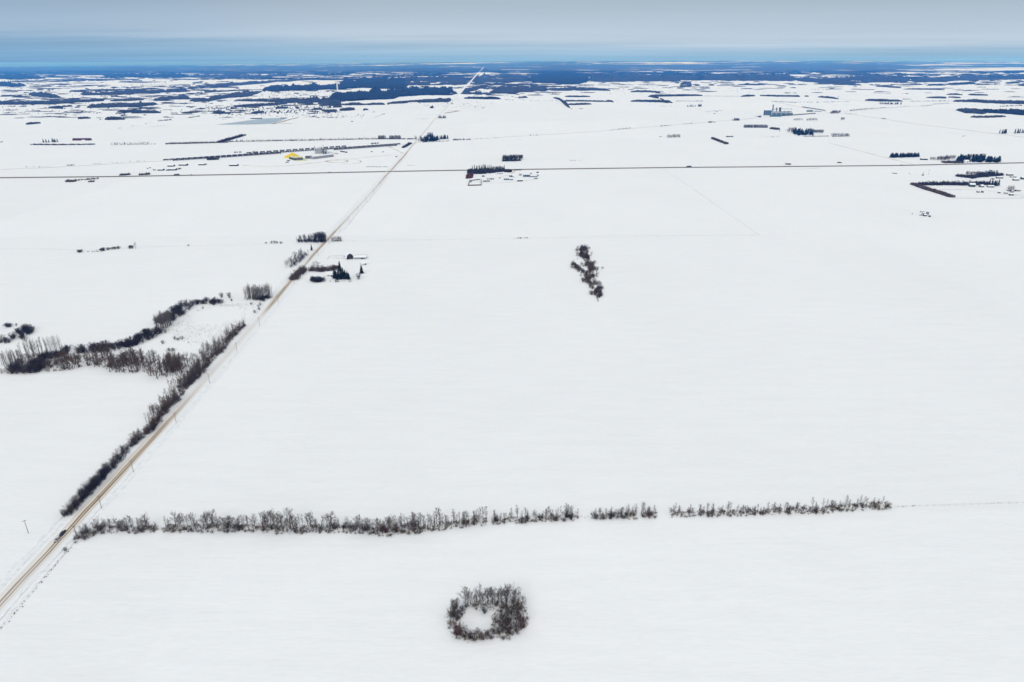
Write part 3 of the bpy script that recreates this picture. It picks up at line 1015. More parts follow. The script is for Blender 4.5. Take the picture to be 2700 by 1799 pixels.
for (u, v) in ((560, 1270), (720, 1290), (940, 1290), (1080, 1230), (1520, 1230), (560, 730), (390, 870), (1260, 740)):
    it.append(('ndark', G(*zr(u, v)), random.uniform(2.2, 3.6), 1.1))
mass("undergrowth", it, TWIGB, "low twigs and brush on the snow under the ring grove", "undergrowth")

# ------------------------------------------------------------------ hedge on the left side of the road, nearest stretch
def z4(u, v): return (100 + u * .2551, 1100 + v * .2551)
HEDGE = [
 ([(332, 1035), (400, 965), (440, 925), (520, 850)], 15, 4, 6.2, 'grey', "at the near end of the roadside hedge"),
 ([(520, 850), (590, 765), (660, 690), (735, 600), (800, 545)], 24, 4.5, 7, 'dark', "in the lower middle of the roadside hedge"),
 ([(800, 545), (860, 470), (900, 425), (945, 375), (985, 330)], 13, 4, 6.5, 'grey', "in the roadside hedge below its tallest tree"),
 ([(985, 320), (1030, 285), (1085, 235), (1120, 190), (1210, 140), (1300, 30)], 24, 4.5, 7, 'brown', "in the upper stretch of the roadside hedge"),
]
it = []
for i, (px, n, h0, h1, key, place) in enumerate(HEDGE):
    P_ = [z4(*q) for q in px]
    for p, lb in ranked(along(P_, n, 6.0, 0.8, 0.5), KEYW[key], place):
        add_bush(p, random.uniform(h0, h1) * 1.08, key, lb, "roadside hedge bushes, stretch %s" % ABC[i], random.uniform(0.85, 1.15))
    for p in along(P_, int(n * 1.3), 5.0, 0.9, 0.0):
        it.append(('ndark', p, random.uniform(1.8, 4.4), 1.3))
mass("undergrowth", it, TWIGD, "low dark brush along the road side of the hedge", "undergrowth")
add_tree(G(*z4(950, 365)), 9.5, "tall round-headed bare tree standing out of the roadside hedge", None, 7, 1.1)

# upper roadside belt: slender trees on the left of the road
def z3(u, v): return (350 + u * .1914, 820 + v * .1914)
BELT = [
 ([(440, 1450), (540, 1320), (600, 1270), (670, 1215)], 14, 8, 12, "in the roadside belt below the marsh wood", 5),
 ([(735, 1085), (800, 1035), (880, 960), (960, 880), (1000, 830)], 20, 8.5, 12, "in the roadside belt where the wood meets it", 8),
 ([(1020, 800), (1130, 660), (1240, 580), (1300, 500)], 17, 9, 13, "in the roadside belt beside the marsh", 12),
 ([(1320, 450), (1400, 370), (1480, 280), (1570, 205)], 9, 6, 9, "at the upper tip of the roadside belt", 7),
]
it = []
for i, (px, n, h0, h1, place, w) in enumerate(BELT):
    P_ = [z3(*q) for q in px]
    for p, lb in ranked(along(P_, n, w, 0.9), "bare tree", place):
        add_tree(p, random.uniform(h0, h1), lb, "roadside belt trees, stretch %s" % ABC[i], wide=random.uniform(1.0, 1.35))
    for p in along(P_, n * 4, w + 3, 0.9, -1):
        it.append(('ndark' if random.random() < 0.5 else 'bush', p, random.uniform(1.5, 4.0), random.uniform(0.9, 1.3)))
    for p in along(P_, int(n * 1.8), w + 10, 0.9, 0):
        it.append(('midbare', p, random.uniform(h0, h1) * 0.95, random.uniform(1.0, 1.3)))
mass("undergrowth", it, TWIGB, "dark brush filling the roadside belt beside the marsh", "undergrowth")

# ------------------------------------------------------------------ marsh hollow and the wood round it
def z2(u, v): return (u * .2974, 720 + v * .2974)
def bushes(spots, key, place, h0, h1, w0=0.8, w1=1.2, group=None):
    for p, lb in ranked([G(*z2(u, v)) for u, v in spots], KEYW[key] if len(spots) > 1 else "", place):
        add_bush(p, random.uniform(h0, h1), key, lb.strip(), group, random.uniform(w0, w1))
it = []
south = [(0, 900), (100, 900), (240, 895), (400, 890), (560, 872), (640, 855), (720, 840), (860, 840), (960, 882), (1100, 888), (1250, 892), (1330, 915), (1400, 942), (1550, 932), (1660, 905)]
for p in along([z2(*q) for q in south[4:]], 215, 34, 1.0): it.append(('midbare', p, random.uniform(11, 16), random.uniform(1.0, 1.45)))
for p in along([z2(*q) for q in south[:6]], 70, 38, 1.0): it.append(('midbare', p, random.uniform(7, 11), random.uniform(1.0, 1.4)))
for p in along([z2(*q) for q in south], 190, 34, 1.0): it.append(('bush', p, random.uniform(2, 4.5), random.uniform(0.9, 1.3)))
for p in along([z2(*q) for q in south], 45, 34, 1.0): it.append(('ndark', p, random.uniform(3, 6), random.uniform(0.9, 1.3)))
mass("bare_wood", it, TWIGB, "wide belt of bare brown trees along the lower edge of the marsh", "wood")
it = []
for p in along([z2(*q) for q in [(180, 770), (300, 760), (420, 730), (560, 700)]], 44, 12, 0.9): it.append(('slim', p, random.uniform(15, 20), random.uniform(0.6, 0.8)))
for p in along([z2(*q) for q in [(0, 830), (90, 820), (200, 800)]], 40, 14, 0.9): it.append(('slim', p, random.uniform(11, 15), random.uniform(0.8, 1.0)))
mass("bare_wood", it, BARK, "tall thin pale trunks at the far left above the dark thicket", "wood")
it = []
for p in along([z2(*q) for q in [(1385, 520), (1450, 512), (1520, 480), (1550, 440)]], 60, 14, 0.9): it.append(('slim', p, random.uniform(15, 20), random.uniform(0.75, 0.95)))
mass("bare_wood", it, BARK, "fan-shaped clump of pale trunks beside the dark thicket line", "wood")
DL = [([(90, 895), (180, 880), (260, 885), (340, 885)], 12, 5.5, 8.5, "in the black thicket at the left edge", 18),
      ([(320, 790), (420, 780), (470, 765), (560, 735), (640, 715)], 11, 5, 7.5, "in the thicket under the tall thin trunks", 12),
      ([(690, 710), (740, 705), (830, 705), (870, 705), (930, 700), (1000, 690), (1080, 680), (1200, 665)], 17, 5, 8, "in the lower stretch of the thicket line", 14),
      ([(1200, 655), (1260, 620), (1330, 585), (1430, 530)], 12, 5.5, 8.5, "in the thicket line below the fan-shaped clump", 12),
      ([(1480, 455), (1580, 400), (1640, 355), (1690, 310), (1740, 280)], 15, 5.5, 8.5, "in the thicket line above the fan-shaped clump", 14),
      ([(1740, 285), (1800, 275), (1860, 265), (1900, 285), (1940, 268)], 9, 4.5, 7, "at the upper end of the thicket line", 8)]
it = []
for i, (px, n, h0, h1, place, w) in enumerate(DL):
    P_ = [z2(*q) for q in px]
    for p, lb in ranked(along(P_, n, w, 0.9), "dark bush", place):
        add_bush(p, random.uniform(h0, h1), 'dark', lb, "thicket line bushes, stretch %s" % ABC[i], random.uniform(1.0, 1.35))
    for p in along(P_, int(n * 2.6), w + 5, 0.9, -2):
        it.append(('ndark', p, random.uniform(3.0, h1 * 0.9), random.uniform(1.0, 1.5)))
mass("thicket", it, TWIGD, "black brush closing the line of dark bushes above the marsh", "thicket")
bushes([(1965, 218)], 'dark', "left one of two round dark bushes at the top of the marsh", 6.5, 7)
bushes([(2037, 222)], 'dark', "right one of two round dark bushes at the top of the marsh", 7.5, 8)
bushes([(2055, 250)], 'dark', "small dark bush below the right one of the two round bushes", 3.4, 3.6)
bushes([(1800, 318)], 'grey', "small grey bush below the upper end of the thicket line", 3.4, 3.6, 1.3, 1.4)
bushes([(1552, 590), (1582, 597), (1612, 587)], 'dark', "in the wide dark clump on the marsh snow", 3.4, 4.2, group="middle marsh clump")
bushes([(1447, 628)], 'dark', "small dark bush left of the middle marsh clump", 4, 4.2)
bushes([(1503, 692), (1540, 692)], 'dark', "in the low pair above the marsh wood", 3.6, 4.2, group="lower marsh pair")
bushes([(1470, 532)], 'dark', "dark bush just below the fan-shaped trunk clump", 3.8, 4)
bushes([(1575, 815)], 'dark', "large dark bush where the marsh wood nears the roadside belt", 8.5, 9, 0.9, 1.0)
bushes([(1618, 778), (1662, 795), (1700, 812), (1725, 802)], 'grey', "in the open snow by the roadside belt", 2.6, 3.4, group="small bushes near the belt")
bushes([(2230, 280), (2290, 300), (2310, 290), (2260, 355), (2300, 330), (2340, 255)], 'dark', "on the road verge at the marsh head", 3, 5, group="bushes at the marsh head")
bushes([(60, 480), (90, 480)], 'dark', "at the top of the patch on the left edge", 4, 4.8, group="left edge upper bushes")
bushes([(145, 470)], 'dark', "single small bush between the parts of the left edge patch", 3.2, 3.4)
bushes([(150, 530), (175, 545), (215, 500), (245, 510), (270, 505), (295, 520), (240, 535), (210, 565), (195, 580), (115, 580), (265, 545)], 'dark', "in the main clump on the left edge", 5, 7, group="left edge main clump")
bushes([(75, 618), (15, 615), (50, 625)], 'dark', "at the bottom of the left edge patch", 3, 3.8, 1.2, 1.5, group="left edge lower bushes")
it = [('ndark', G(*z2(random.gauss(u, 12), random.gauss(v, 12))), random.uniform(2.5, 5.5), 1.3) for (u, v) in ((160, 535), (180, 550), (220, 505), (245, 510), (275, 510), (240, 540), (205, 575), (115, 585), (260, 535), (75, 480), (20, 615), (60, 620)) for k in range(4)]
mass("thicket", it, TWIGD, "dark brush filling the patch on the left edge", "thicket")
# brush and thin trees closing the line along the left of the road
it = []
full = [z3(*q) for q in [(360, 1570), (440, 1450), (540, 1325), (600, 1270), (675, 1215), (740, 1090), (800, 1035), (880, 960), (960, 880), (1040, 790), (1130, 670), (1240, 590), (1320, 470), (1400, 380), (1480, 290), (1575, 205)]]
for p in along(full, 170, 7, 0.9, 0): it.append(('ngrey', p, random.uniform(1.8, 4.2), random.uniform(0.9, 1.3)))
for p in along(full, 170, 11, 0.9, 1): it.append(('slim', p, random.uniform(7.5, 11.5), random.uniform(1.0, 1.4)))
mass("thicket", it, TWIGB, "unbroken brush and thin stems along the left verge of the road", "thicket")
# marsh grass and hummocks
REED = mat('grey_reeds', (0.20, 0.165, 0.135), 0.9, 0.4, 0.05, 0.1)
it = []
for p in in_poly([z2(*q) for q in [(1450, 520), (1600, 420), (1750, 320), (1950, 280), (2200, 270), (2180, 400), (1990, 500), (1900, 620), (1700, 640), (1600, 600)]], 1500):
    c = G(*z2(1930, 380))
    if (p - c).length < 26 + random.uniform(0, 12):
        continue
    it.append(('blob', p, random.uniform(0.25, 0.6), random.uniform(0.4, 1.3)))
mass("marsh_grass", it, REED, "scattered tufts of dead grass poking through the marsh snow", "grass")
it = [('blob', p, random.uniform(0.3, 0.6), random.uniform(0.6, 1.3)) for p in in_poly([z2(*q) for q in [(1930, 285), (2000, 270), (2300, 270), (2330, 300), (2240, 330), (2200, 290), (1960, 300)]], 70)]
mass("marsh_grass", it, GRASS, "tan reeds along the upper rim of the marsh", "grass")

# clump standing alone in the big field
def z6(u, v): return (1450 + u * .1276, 620 + v * .1276)
CL = [([(690, 290), (650, 300), (700, 330), (720, 330), (740, 300), (650, 320)], 6, 8.5, 'grey', "at the top of the long field clump"),
      ([(640, 420), (690, 420), (760, 400), (750, 440), (710, 470), (760, 500), (790, 480), (630, 440)], 4.5, 6.5, 'dark', "in the upper part of the long field clump"),
      ([(740, 640), (800, 620), (850, 610), (900, 640), (890, 700), (830, 720), (870, 720), (920, 720)], 4.5, 6.5, 'brown', "in the middle of the long field clump"),
      ([(520, 640), (550, 670), (560, 700), (600, 735), (660, 755), (700, 780), (460, 610)], 4, 6, 'dark', "on the left arm of the long field clump"),
      ([(760, 840), (780, 890), (880, 840), (900, 870), (830, 930), (740, 940), (770, 980), (840, 1020)], 4.2, 6, 'brown', "in the lower middle of the long field clump"),
      ([(950, 1030), (1010, 1100), (1020, 1150), (970, 1170), (940, 1220), (1040, 1240), (1020, 1290)], 4.5, 7, 'dark', "at the lower end of the long field clump"),
      ([(570, 505), (500, 530), (810, 1100), (890, 1090), (860, 1215), (990, 1370)], 2, 3.2, 'grey', "scattered around the long field clump")]
it = []
for i, (sp, h0, h1, key, place) in enumerate(CL):
    for p, lb in ranked([G(*z6(*q)) for q in sp], KEYW[key], place):
        add_bush(p, random.uniform(h0, h1), key, lb, "field clump bushes, part %s" % ABC[i], random.uniform(0.85, 1.2))
        if i < 6:
            for k in range(6):
                it.append(('ndark', p + Vector((random.gauss(0, 3.6), random.gauss(0, 4.5), 0)), random.uniform(2.0, 5.0), 1.2))
for p in along([z6(*q) for q in [(690, 290), (700, 400), (770, 500), (840, 640), (860, 720), (800, 860), (800, 980), (900, 1060), (980, 1140), (1010, 1270)]], 120, 9, 1.0, -3):
    it.append(('ndark', p, random.uniform(2.0, 5.0), 1.2))
mass("thicket", it, TWIGB, "smaller brush filling the long clump alone in the big field", "thicket")
# ------------------------------------------------------------------ far woods: canopies with real height on the ground
CAN_P = mat("bare_canopy", (0.010, 0.013, 0.018), 0.95, 0.4, 0.022, 0.05, color2=(0.070, 0.066, 0.062), detail=8.0)
CAN_S = mat("spruce_canopy", (0.003, 0.005, 0.008), 0.95, 0.4, 0.03, 0.05, color2=(0.024, 0.028, 0.028), detail=8.0)
def vnoise(x, y, s):
    """cheap smooth value noise on arrays"""
    xi, yi = np.floor(x).astype(int), np.floor(y).astype(int)
    fx, fy = x - xi, y - yi
    fx, fy = fx * fx * (3 - 2 * fx), fy * fy * (3 - 2 * fy)
    def h(a, b):
        v = np.sin(a * 127.1 + b * 311.7 + s * 74.7) * 43758.5453
        return v - np.floor(v)
    return (h(xi, yi) * (1 - fx) + h(xi + 1, yi) * fx) * (1 - fy) + (h(xi, yi + 1) * (1 - fx) + h(xi + 1, yi + 1) * fx) * fy
ROADX = [(p.x, p.y) for p in ROAD_FAR]
def road_dist(x, y):
    a, b = ROAD[-1], ROAD_FAR[-1]
    d = (b - a).normalized()
    off = np.abs((x - a.x) * d.y - (y - a.y) * d.x)
    return off
n_can = [0]
def canopy_arrays(nodes, kind='p', H=12.0, dens=0.9, step=1.3):
    """nodes: (x, top, bottom) of a wood in photograph pixels, put on the ground and grown to height H"""
    n_can[0] += 1
    sd = n_can[0]
    xs = np.arange(nodes[0][0], nodes[-1][0] + step, step)
    nx_ = [q[0] for q in nodes]
    yt = np.interp(xs, nx_, [q[1] for q in nodes])
    yb = np.interp(xs, nx_, [q[2] for q in nodes])
    # far edge on the ground: the tops stand H tall, so the ground edge lies lower than the visible top
    c = G((nodes[0][0] + nodes[-1][0]) / 2, float(yb.mean()))
    hp = H * FPX / depth_of(c)
    yf = np.minimum(yt + hp * 0.9, yb - 0.25)
    # ragged, tapering ends
    Lx = xs[-1] - xs[0]
    ed = np.minimum(xs - xs[0], xs[-1] - xs) / (min(Lx * 0.10, 9.0) + 3.0)
    tp = np.clip(ed * (0.6 + 0.8 * vnoise(xs / 5.0, xs * 0 + sd, sd + 2)), 0.06, 1.0) ** 0.7
    ym = yb * 0.7 + yf * 0.3
    yf, yb = ym + (yf - ym) * tp, ym + (yb - ym) * tp
    Hs = np.minimum(H, (yb - yt + 0.3) / (FPX / depth_of(c)) * 1.0) * (0.45 + 0.55 * tp)
    rows = int(max(4, min(40, (yb - yf).max() / 0.55 + 3)))
    tt = np.linspace(0, 1, rows)
    px = np.repeat(xs[:, None], rows, 1) + rng.uniform(-0.35, 0.35, (len(xs), rows)) * step
    e1 = (vnoise(xs / 9.0, xs * 0 + sd, sd) - 0.5) * 0.5 + (vnoise(xs / 3.0, xs * 0 + sd, sd + 5) - 0.5) * 0.35
    e2 = (vnoise(xs / 7.0, xs * 0 + sd, sd + 9) - 0.5) * 0.35
    span = np.maximum(yb - yf, 0.4)
    y0 = yf + e1 * span * 0.8
    y1 = yb + e2 * np.minimum(span, 3.0)
    py = y0[:, None] + (y1 - y0)[:, None] * tt[None, :]
    f = np.array([[*_f]])
    dx = (_f.x + _r.x * (px - CX) / FPX - _u.x * (py - CY) / FPX)
    dy = (_f.y + _r.y * (px - CX) / FPX - _u.y * (py - CY) / FPX)
    dzv = (_f.z + _r.z * (px - CX) / FPX - _u.z * (py - CY) / FPX)
    t = CAM_H / np.maximum(-dzv, 0.0035)
    X, Y = dx * t, dy * t
    nzv = vnoise(X / 260.0, Y / 420.0, sd) * 0.5 + vnoise(X / 80.0, Y / 190.0, sd + 3) * 0.5
    mask = nzv < (0.20 if kind == 'p' else 0.27) + 0.48 * dens
    mask &= road_dist(X, Y) > 20
    mask[0, :] = mask[-1, :] = False
    hgt = np.repeat(Hs[:, None], rows, 1) * (rng.uniform(0.55, 1.08, X.shape) if kind == 'p' else rng.uniform(0.5, 1.15, X.shape))
    solid = mask.copy()
    solid[1:-1, 1:-1] = mask[1:-1, 1:-1] & mask[:-2, 1:-1] & mask[2:, 1:-1]
    Z = np.where(mask, hgt, -0.3)
    Z[:, 0] = -0.3
    Z[:, -1] = -0.3
    # a steep front edge, as trees have
    if rows > 3:
        Y[:, -1] = Y[:, -2] - np.minimum(np.abs(Y[:, -2] - Y[:, -1]), 6.0)
        X[:, -1] = X[:, -2] * (Y[:, -1] / Y[:, -2])
        Y[:, 0] = Y[:, 1] + np.minimum(np.abs(Y[:, 1] - Y[:, 0]), 6.0)
        X[:, 0] = X[:, 1] * (Y[:, 0] / Y[:, 1])
    gz = np.array([[ground_z(a, b) for a, b in zip(r1, r2)] for r1, r2 in zip(X, Y)]) if float(np.hypot(X, Y).max()) > 24000 else 0.0
    V = np.stack([X, Y, Z + gz], -1).reshape(-1, 3)
    i, j = np.meshgrid(np.arange(len(xs) - 1), np.arange(rows - 1), indexing='ij')
    a = i * rows + j
    q = np.stack([a, a + 1, a + rows + 1, a + rows], -1).reshape(-1, 4)
    up = (mask[:-1, :-1].astype(int) + mask[1:, :-1] + mask[:-1, 1:] + mask[1:, 1:]).reshape(-1)
    q = q[up >= 1]
    return V, q
def canopy(nodes, kind='p', H=12.0, dens=0.9, label=None, step=1.3):
    V, q = canopy_arrays(nodes, kind, H, dens, step)
    if not len(q):
        return
    me = raw_mesh("far_wood", V, q)
    me.materials.append(CAN_P if kind == 'p' else CAN_S)
    tag(obj("far_wood", me), label, "wood", None, 'stuff')
W = [
 # far left
 ('s', [(-40, 196, 209), (0, 196, 209), (60, 196, 209), (119, 203, 208)], 15, .95, "blue wood at the far left edge above the refinery stacks"),
 ('p', [(60, 211, 216), (150, 211, 215), (235, 211, 214)], 12, .9, "thin dark wood strip right of the refinery on the left"),
 ('p', [(170, 208, 212.5), (270, 207.5, 212.5), (367, 208, 211)], 12, .9, "thin wood strip above the pale plant on the left"),
 ('s', [(272, 193, 203), (382, 194, 206), (500, 194, 205)], 14, .85, "blue wood strip behind the pale plant"),
 ('s', [(-40, 214, 229), (0, 214, 229), (50, 219, 229), (68, 222, 228)], 12, .95, "dark wood round the refinery at the left edge"),
 ('p', [(90, 235, 240), (200, 236, 241), (320, 234, 240), (420, 231, 236)], 11, .75, "long thin wood strip across the left valley"),
 ('p', [(212, 241, 253), (300, 238, 251), (400, 236, 246), (500, 234, 243)], 12, .8, "broad dark wood strip across the left valley"),
 ('p', [(76, 241, 254), (120, 243, 258), (160, 252, 258)], 12, .9, "dark blunt wood below the long strip on the left"),
 ('p', [(-40, 266, 277), (60, 266, 277), (140, 265, 276), (180, 262, 273), (290, 259, 266)], 12, .88, "long wavy wood along the left valley floor"),
 ('p', [(127, 280, 287), (170, 278, 286), (212, 277, 281)], 11, .85, "left part of the double wood in the left valley"),
 ('p', [(229, 276, 286), (300, 270, 284), (360, 268, 283), (414, 266, 278)], 12, .82, "right part of the double wood in the left valley"),
 ('p', [(290, 262, 268), (340, 260, 267), (385, 259, 265)], 11, .85, "small wood above the double wood"),
 ('p', [(403, 258, 267), (440, 254, 266), (500, 250, 262)], 12, .85, "wood climbing to the right above the left valley"),
 ('p', [(308, 293, 297), (350, 287, 300), (425, 292, 299)], 11, .85, "flat oval wood below the double wood"),
 ('p', [(144, 311, 317), (190, 309, 316), (240, 307, 313)], 10, .85, "left piece of the lowest wood line on the left"),
 ('p', [(276, 310, 317), (300, 306, 317), (330, 312, 316)], 11, .9, "right piece of the lowest wood line on the left"),
 ('p', [(-40, 322, 332), (60, 321, 332), (110, 322, 328), (160, 318, 323)], 8, .8, "scrub strip on the left edge above the wide field"),
 ('p', [(0, 250, 256), (60, 250, 256), (90, 253, 256)], 10, .6, "scrub at the left edge below the refinery"),
 # centre left
 ('p', [(500, 195, 206), (600, 194, 207), (700, 197, 207), (760, 190, 199)], 13, .8, "blue wood beyond the pale fields left of centre"),
 ('p', [(517, 226, 234), (619, 216, 227), (687, 213, 222), (738, 209, 216), (831, 206, 211)], 12, .93, "long slanting wood behind the pale open field"),
 ('s', [(689, 233, 243), (712, 225, 242), (806, 221, 239), (900, 220, 236), (960, 222, 232)], 15, .93, "dark spruce wood behind the white chimney"),
 ('p', [(500, 259, 270), (551, 257, 268), (602, 248, 259), (653, 238, 256), (690, 237, 244)], 12, .85, "purple wood rising towards the spruce wood"),
 ('p', [(500, 242, 248), (520, 241, 248), (560, 239, 244), (660, 235, 239)], 10, .8, "thin wood line left of the spruce wood"),
 ('p', [(440, 226, 232), (520, 229, 233), (630, 228, 232)], 10, .7, "broken wood line under the slanting wood"),
 ('p', [(627, 263, 267), (704, 260, 269), (755, 257, 272), (823, 256, 280), (900, 257, 280)], 13, .9, "wide purple wood in the centre left"),
 ('p', [(615, 278, 283), (700, 271, 282), (780, 268, 277)], 12, .85, "purple wood below the wide one"),
 ('p', [(536, 296, 301), (580, 292, 301), (620, 294, 301), (660, 296, 300)], 11, .92, "left of two low woods above the pond"),
 ('p', [(662, 293, 300), (690, 290, 300), (735, 295, 300)], 11, .92, "right of two low woods above the pond"),
 ('p', [(600, 284, 290), (660, 282, 290), (740, 280, 288), (790, 281, 288)], 9, .5, "sparse scrub between the purple woods and the pond"),
 ('p', [(848, 279, 297), (900, 279, 296), (960, 282, 292), (971, 286, 290)], 12, .93, "purple wood with a rounded right end on the field edge"),
 ('p', [(880, 270, 279), (960, 269, 278), (1025, 272, 277)], 12, .85, "purple wood line on the field edge left of the road"),
 ('p', [(820, 286, 291), (850, 282, 290)], 9, .7, "scrub patch beside the rounded wood"),
 # centre: dark spruce forest left of the road
 ('s', [(895, 209, 233), (950, 207, 232), (1020, 204, 236), (1075, 203, 234)], 15, .93, "dark blue forest left of the far road, upper left part"),
 ('s', [(870, 244, 262), (922, 242, 268), (985, 235, 264), (1036, 234, 262), (1053, 231, 256), (1121, 227, 252), (1189, 229, 252), (1207, 240, 249)], 17, .97, "dark spruce forest left of the far road, front part"),
 ('p', [(1060, 201, 226), (1150, 199, 226), (1236, 198, 224)], 13, .8, "purple-blue woods left of the far road behind the spruce forest"),
 ('s', [(870, 255, 266), (920, 255, 268)], 14, .9, "dark corner wood at the left of the spruce forest"),
 ('p', [(1020, 270, 275), (1110, 262, 271), (1180, 258, 270), (1197, 259, 265)], 13, .92, "spruce and birch strip along the field left of the road"),
 ('p', [(900, 186, 192), (1000, 180, 189), (1150, 180, 190), (1290, 180, 191)], 14, .9, "faint blue forest band left of the far road"),
 ('p', [(1133, 279, 286), (1155, 278, 286), (1174, 280, 284)], 12, .85, "small bare grove left of the road end"),
 ('p', [(1143, 294, 298), (1160, 293, 298)], 9, .85, "low bushes left of the road below the small grove"),
 ('p', [(1175, 270, 275), (1186, 268, 274)], 9, .9, "bush patch at the bend of the woods beside the road"),
 # centre right
 ('p', [(1216, 228, 250), (1300, 227, 249), (1400, 228, 243), (1447, 231, 240)], 13, .84, "wide purple wood right of the far road"),
 ('p', [(1236, 198, 222), (1300, 196, 217), (1393, 196, 217)], 13, .84, "blue wood right of the far road, left part"),
 ('s', [(1393, 197, 218), (1450, 196, 221), (1512, 195, 224), (1556, 195, 217)], 14, .95, "dark blue wood behind the farm clearing"),
 ('p', [(1555, 195, 217), (1623, 194, 217), (1700, 194, 216), (1800, 198, 214), (1850, 198, 210)], 13, .93, "long blue wood in the right centre"),
 ('s', [(1223, 255, 261), (1262, 255, 262), (1320, 255, 263)], 13, .8, "pointed spruce row right of the road at the field edge"),
 ('p', [(1366, 252, 259), (1391, 254, 259)], 12, .9, "small spruce clump on the field edge"),
 ('p', [(1450, 232, 240), (1520, 229, 240), (1600, 233, 240), (1609, 237, 240)], 12, .9, "purple wood at the back of the open fields"),
 ('s', [(1489, 252, 256), (1520, 252, 257), (1556, 253, 256)], 12, .95, "dark tree strip alone in the open field"),
 ('p', [(1458, 255, 259), (1475, 258, 264), (1490, 267, 279), (1503, 281, 286)], 11, .95, "diagonal tree belt running down into the field"),
 ('p', [(1483, 263, 268.5), (1530, 264, 268), (1600, 266, 269)], 11, .8, "tree line right of the diagonal belt"),
 ('p', [(1495, 272, 277.5), (1540, 271, 277), (1560, 272, 276)], 9, .7, "looped hedge below the tree line"),
 ('p', [(1596, 264, 270.5), (1617, 264, 271)], 11, .95, "short dense tree belt on the long field line"),
 ('p', [(1662, 264, 268.5), (1720, 263, 270), (1765, 264, 272.5), (1773, 268, 272.5)], 12, .95, "tree belt ending in a square dark block"),
 ('p', [(1708, 251, 255), (1730, 254, 260), (1750, 260, 265)], 11, .9, "slanting tree belt above the square block"),
 ('p', [(1662, 238, 244), (1700, 237.5, 244), (1741, 241, 245)], 12, .9, "tree clump row at the back of the fields"),
 # right
 ('p', [(1850, 197, 212), (1920, 196, 214), (2000, 195, 214), (2100, 198, 215)], 14, .95, "long blue wood right of centre"),
 ('p', [(1792, 216, 230), (1824, 212, 230)], 13, .95, "tall square wood right of centre"),
 ('p', [(1824, 220, 227), (1860, 221, 227), (1888, 222, 226)], 13, .95, "wood strip running right from the square wood"),
 ('p', [(1897, 220.5, 223.5), (1938, 220.5, 223.5)], 10, .8, "low tree strip left of the two blue-grey woods"),
 ('p', [(1943, 222, 225.5), (1980, 220.5, 225.5), (2016, 220.5, 225.5)], 12, .95, "blue-grey wood block above the grain terminal"),
 ('p', [(1710, 249, 256.5), (1800, 248, 254.5), (1853, 249, 253.5)], 12, .9, "tree belt with ragged top behind the wide field"),
 ('p', [(1952, 252, 255.5), (1970, 249.5, 256), (2050, 250.5, 255.5), (2134, 251.5, 256)], 12, .92, "long tree belt behind the grain terminal"),
 ('p', [(2156, 253, 257), (2180, 253.5, 260), (2211, 258.5, 262)], 11, .75, "farmyard trees beside the slanting road"),
 ('p', [(2100, 203, 215), (2160, 206, 219), (2240, 200, 222), (2300, 198, 218), (2400, 200, 217)], 14, .9, "blue wood on the right behind the open fields"),
 ('p', [(2160, 189.5, 197), (2230, 188, 196), (2300, 192, 200)], 14, .85, "distant blue wood on the right"),
 ('p', [(2199, 220, 223.5), (2270, 221, 225.5)], 10, .7, "low scrub strip under the right blue wood"),
 ('p', [(2308, 224, 229), (2340, 225, 231), (2376, 229, 233)], 12, .97, "long dark windbreak on the right"),
 ('p', [(2382, 233, 236.5), (2450, 232.5, 237.5), (2490, 235, 238)], 10, .8, "broken hedge right of the long dark windbreak"),
 ('p', [(2280, 260.5, 266), (2319, 261, 268.5), (2380, 263.5, 268.5)], 12, .92, "double tree belt beside the slanting road"),
 ('p', [(2400, 205, 217), (2480, 205, 216), (2560, 197, 213), (2620, 196, 212), (2760, 199, 208)], 14, .88, "blue wood at the right edge"),
 ('s', [(2443, 222, 226.5), (2493, 221, 226.5)], 12, .9, "dark wood spur under the right blue wood"),
 ('s', [(2494, 220, 224.5), (2530, 217, 224), (2570, 214.5, 223)], 13, .88, "dark wood joining the right blue wood"),
 ('s', [(2583, 217, 220.5), (2640, 216, 220), (2690, 216.5, 221)], 12, .85, "row of dark trees near the right edge"),
 ('p', [(2495, 247, 250.5), (2560, 245, 252), (2632, 250, 253)], 11, .95, "long purple wood in the right fields"),
 ('p', [(2441, 256, 258.5), (2490, 253.5, 260.5), (2532, 255, 259.5)], 11, .95, "purple wood left of the spiky belt"),
 ('p', [(2512, 264, 268.5), (2570, 261.5, 270.5), (2640, 265, 274.5), (2760, 264, 276)], 12, .97, "thick spiky tree belt at the right edge"),
 ('p', [(2520, 287.5, 291), (2545, 284, 299), (2590, 289, 301.5), (2600, 296, 300)], 11, .93, "left end of the dark wood at the right edge"),
 ('s', [(2580, 287, 297), (2640, 288, 300), (2690, 287, 304), (2760, 297, 309)], 13, .95, "dark spruce wood at the right edge"),
 ('p', [(2558, 304.5, 311), (2600, 305, 311.5), (2652, 303, 309)], 7, .8, "pale brush in front of the dark wood at the right edge"),
 ('p', [(2684, 219, 228), (2760, 221, 229)], 9, .85, "small wood cut by the right edge"),
]
for kind, nodes, H, dens, lb in W:
    canopy(nodes, kind, H, dens, lb)

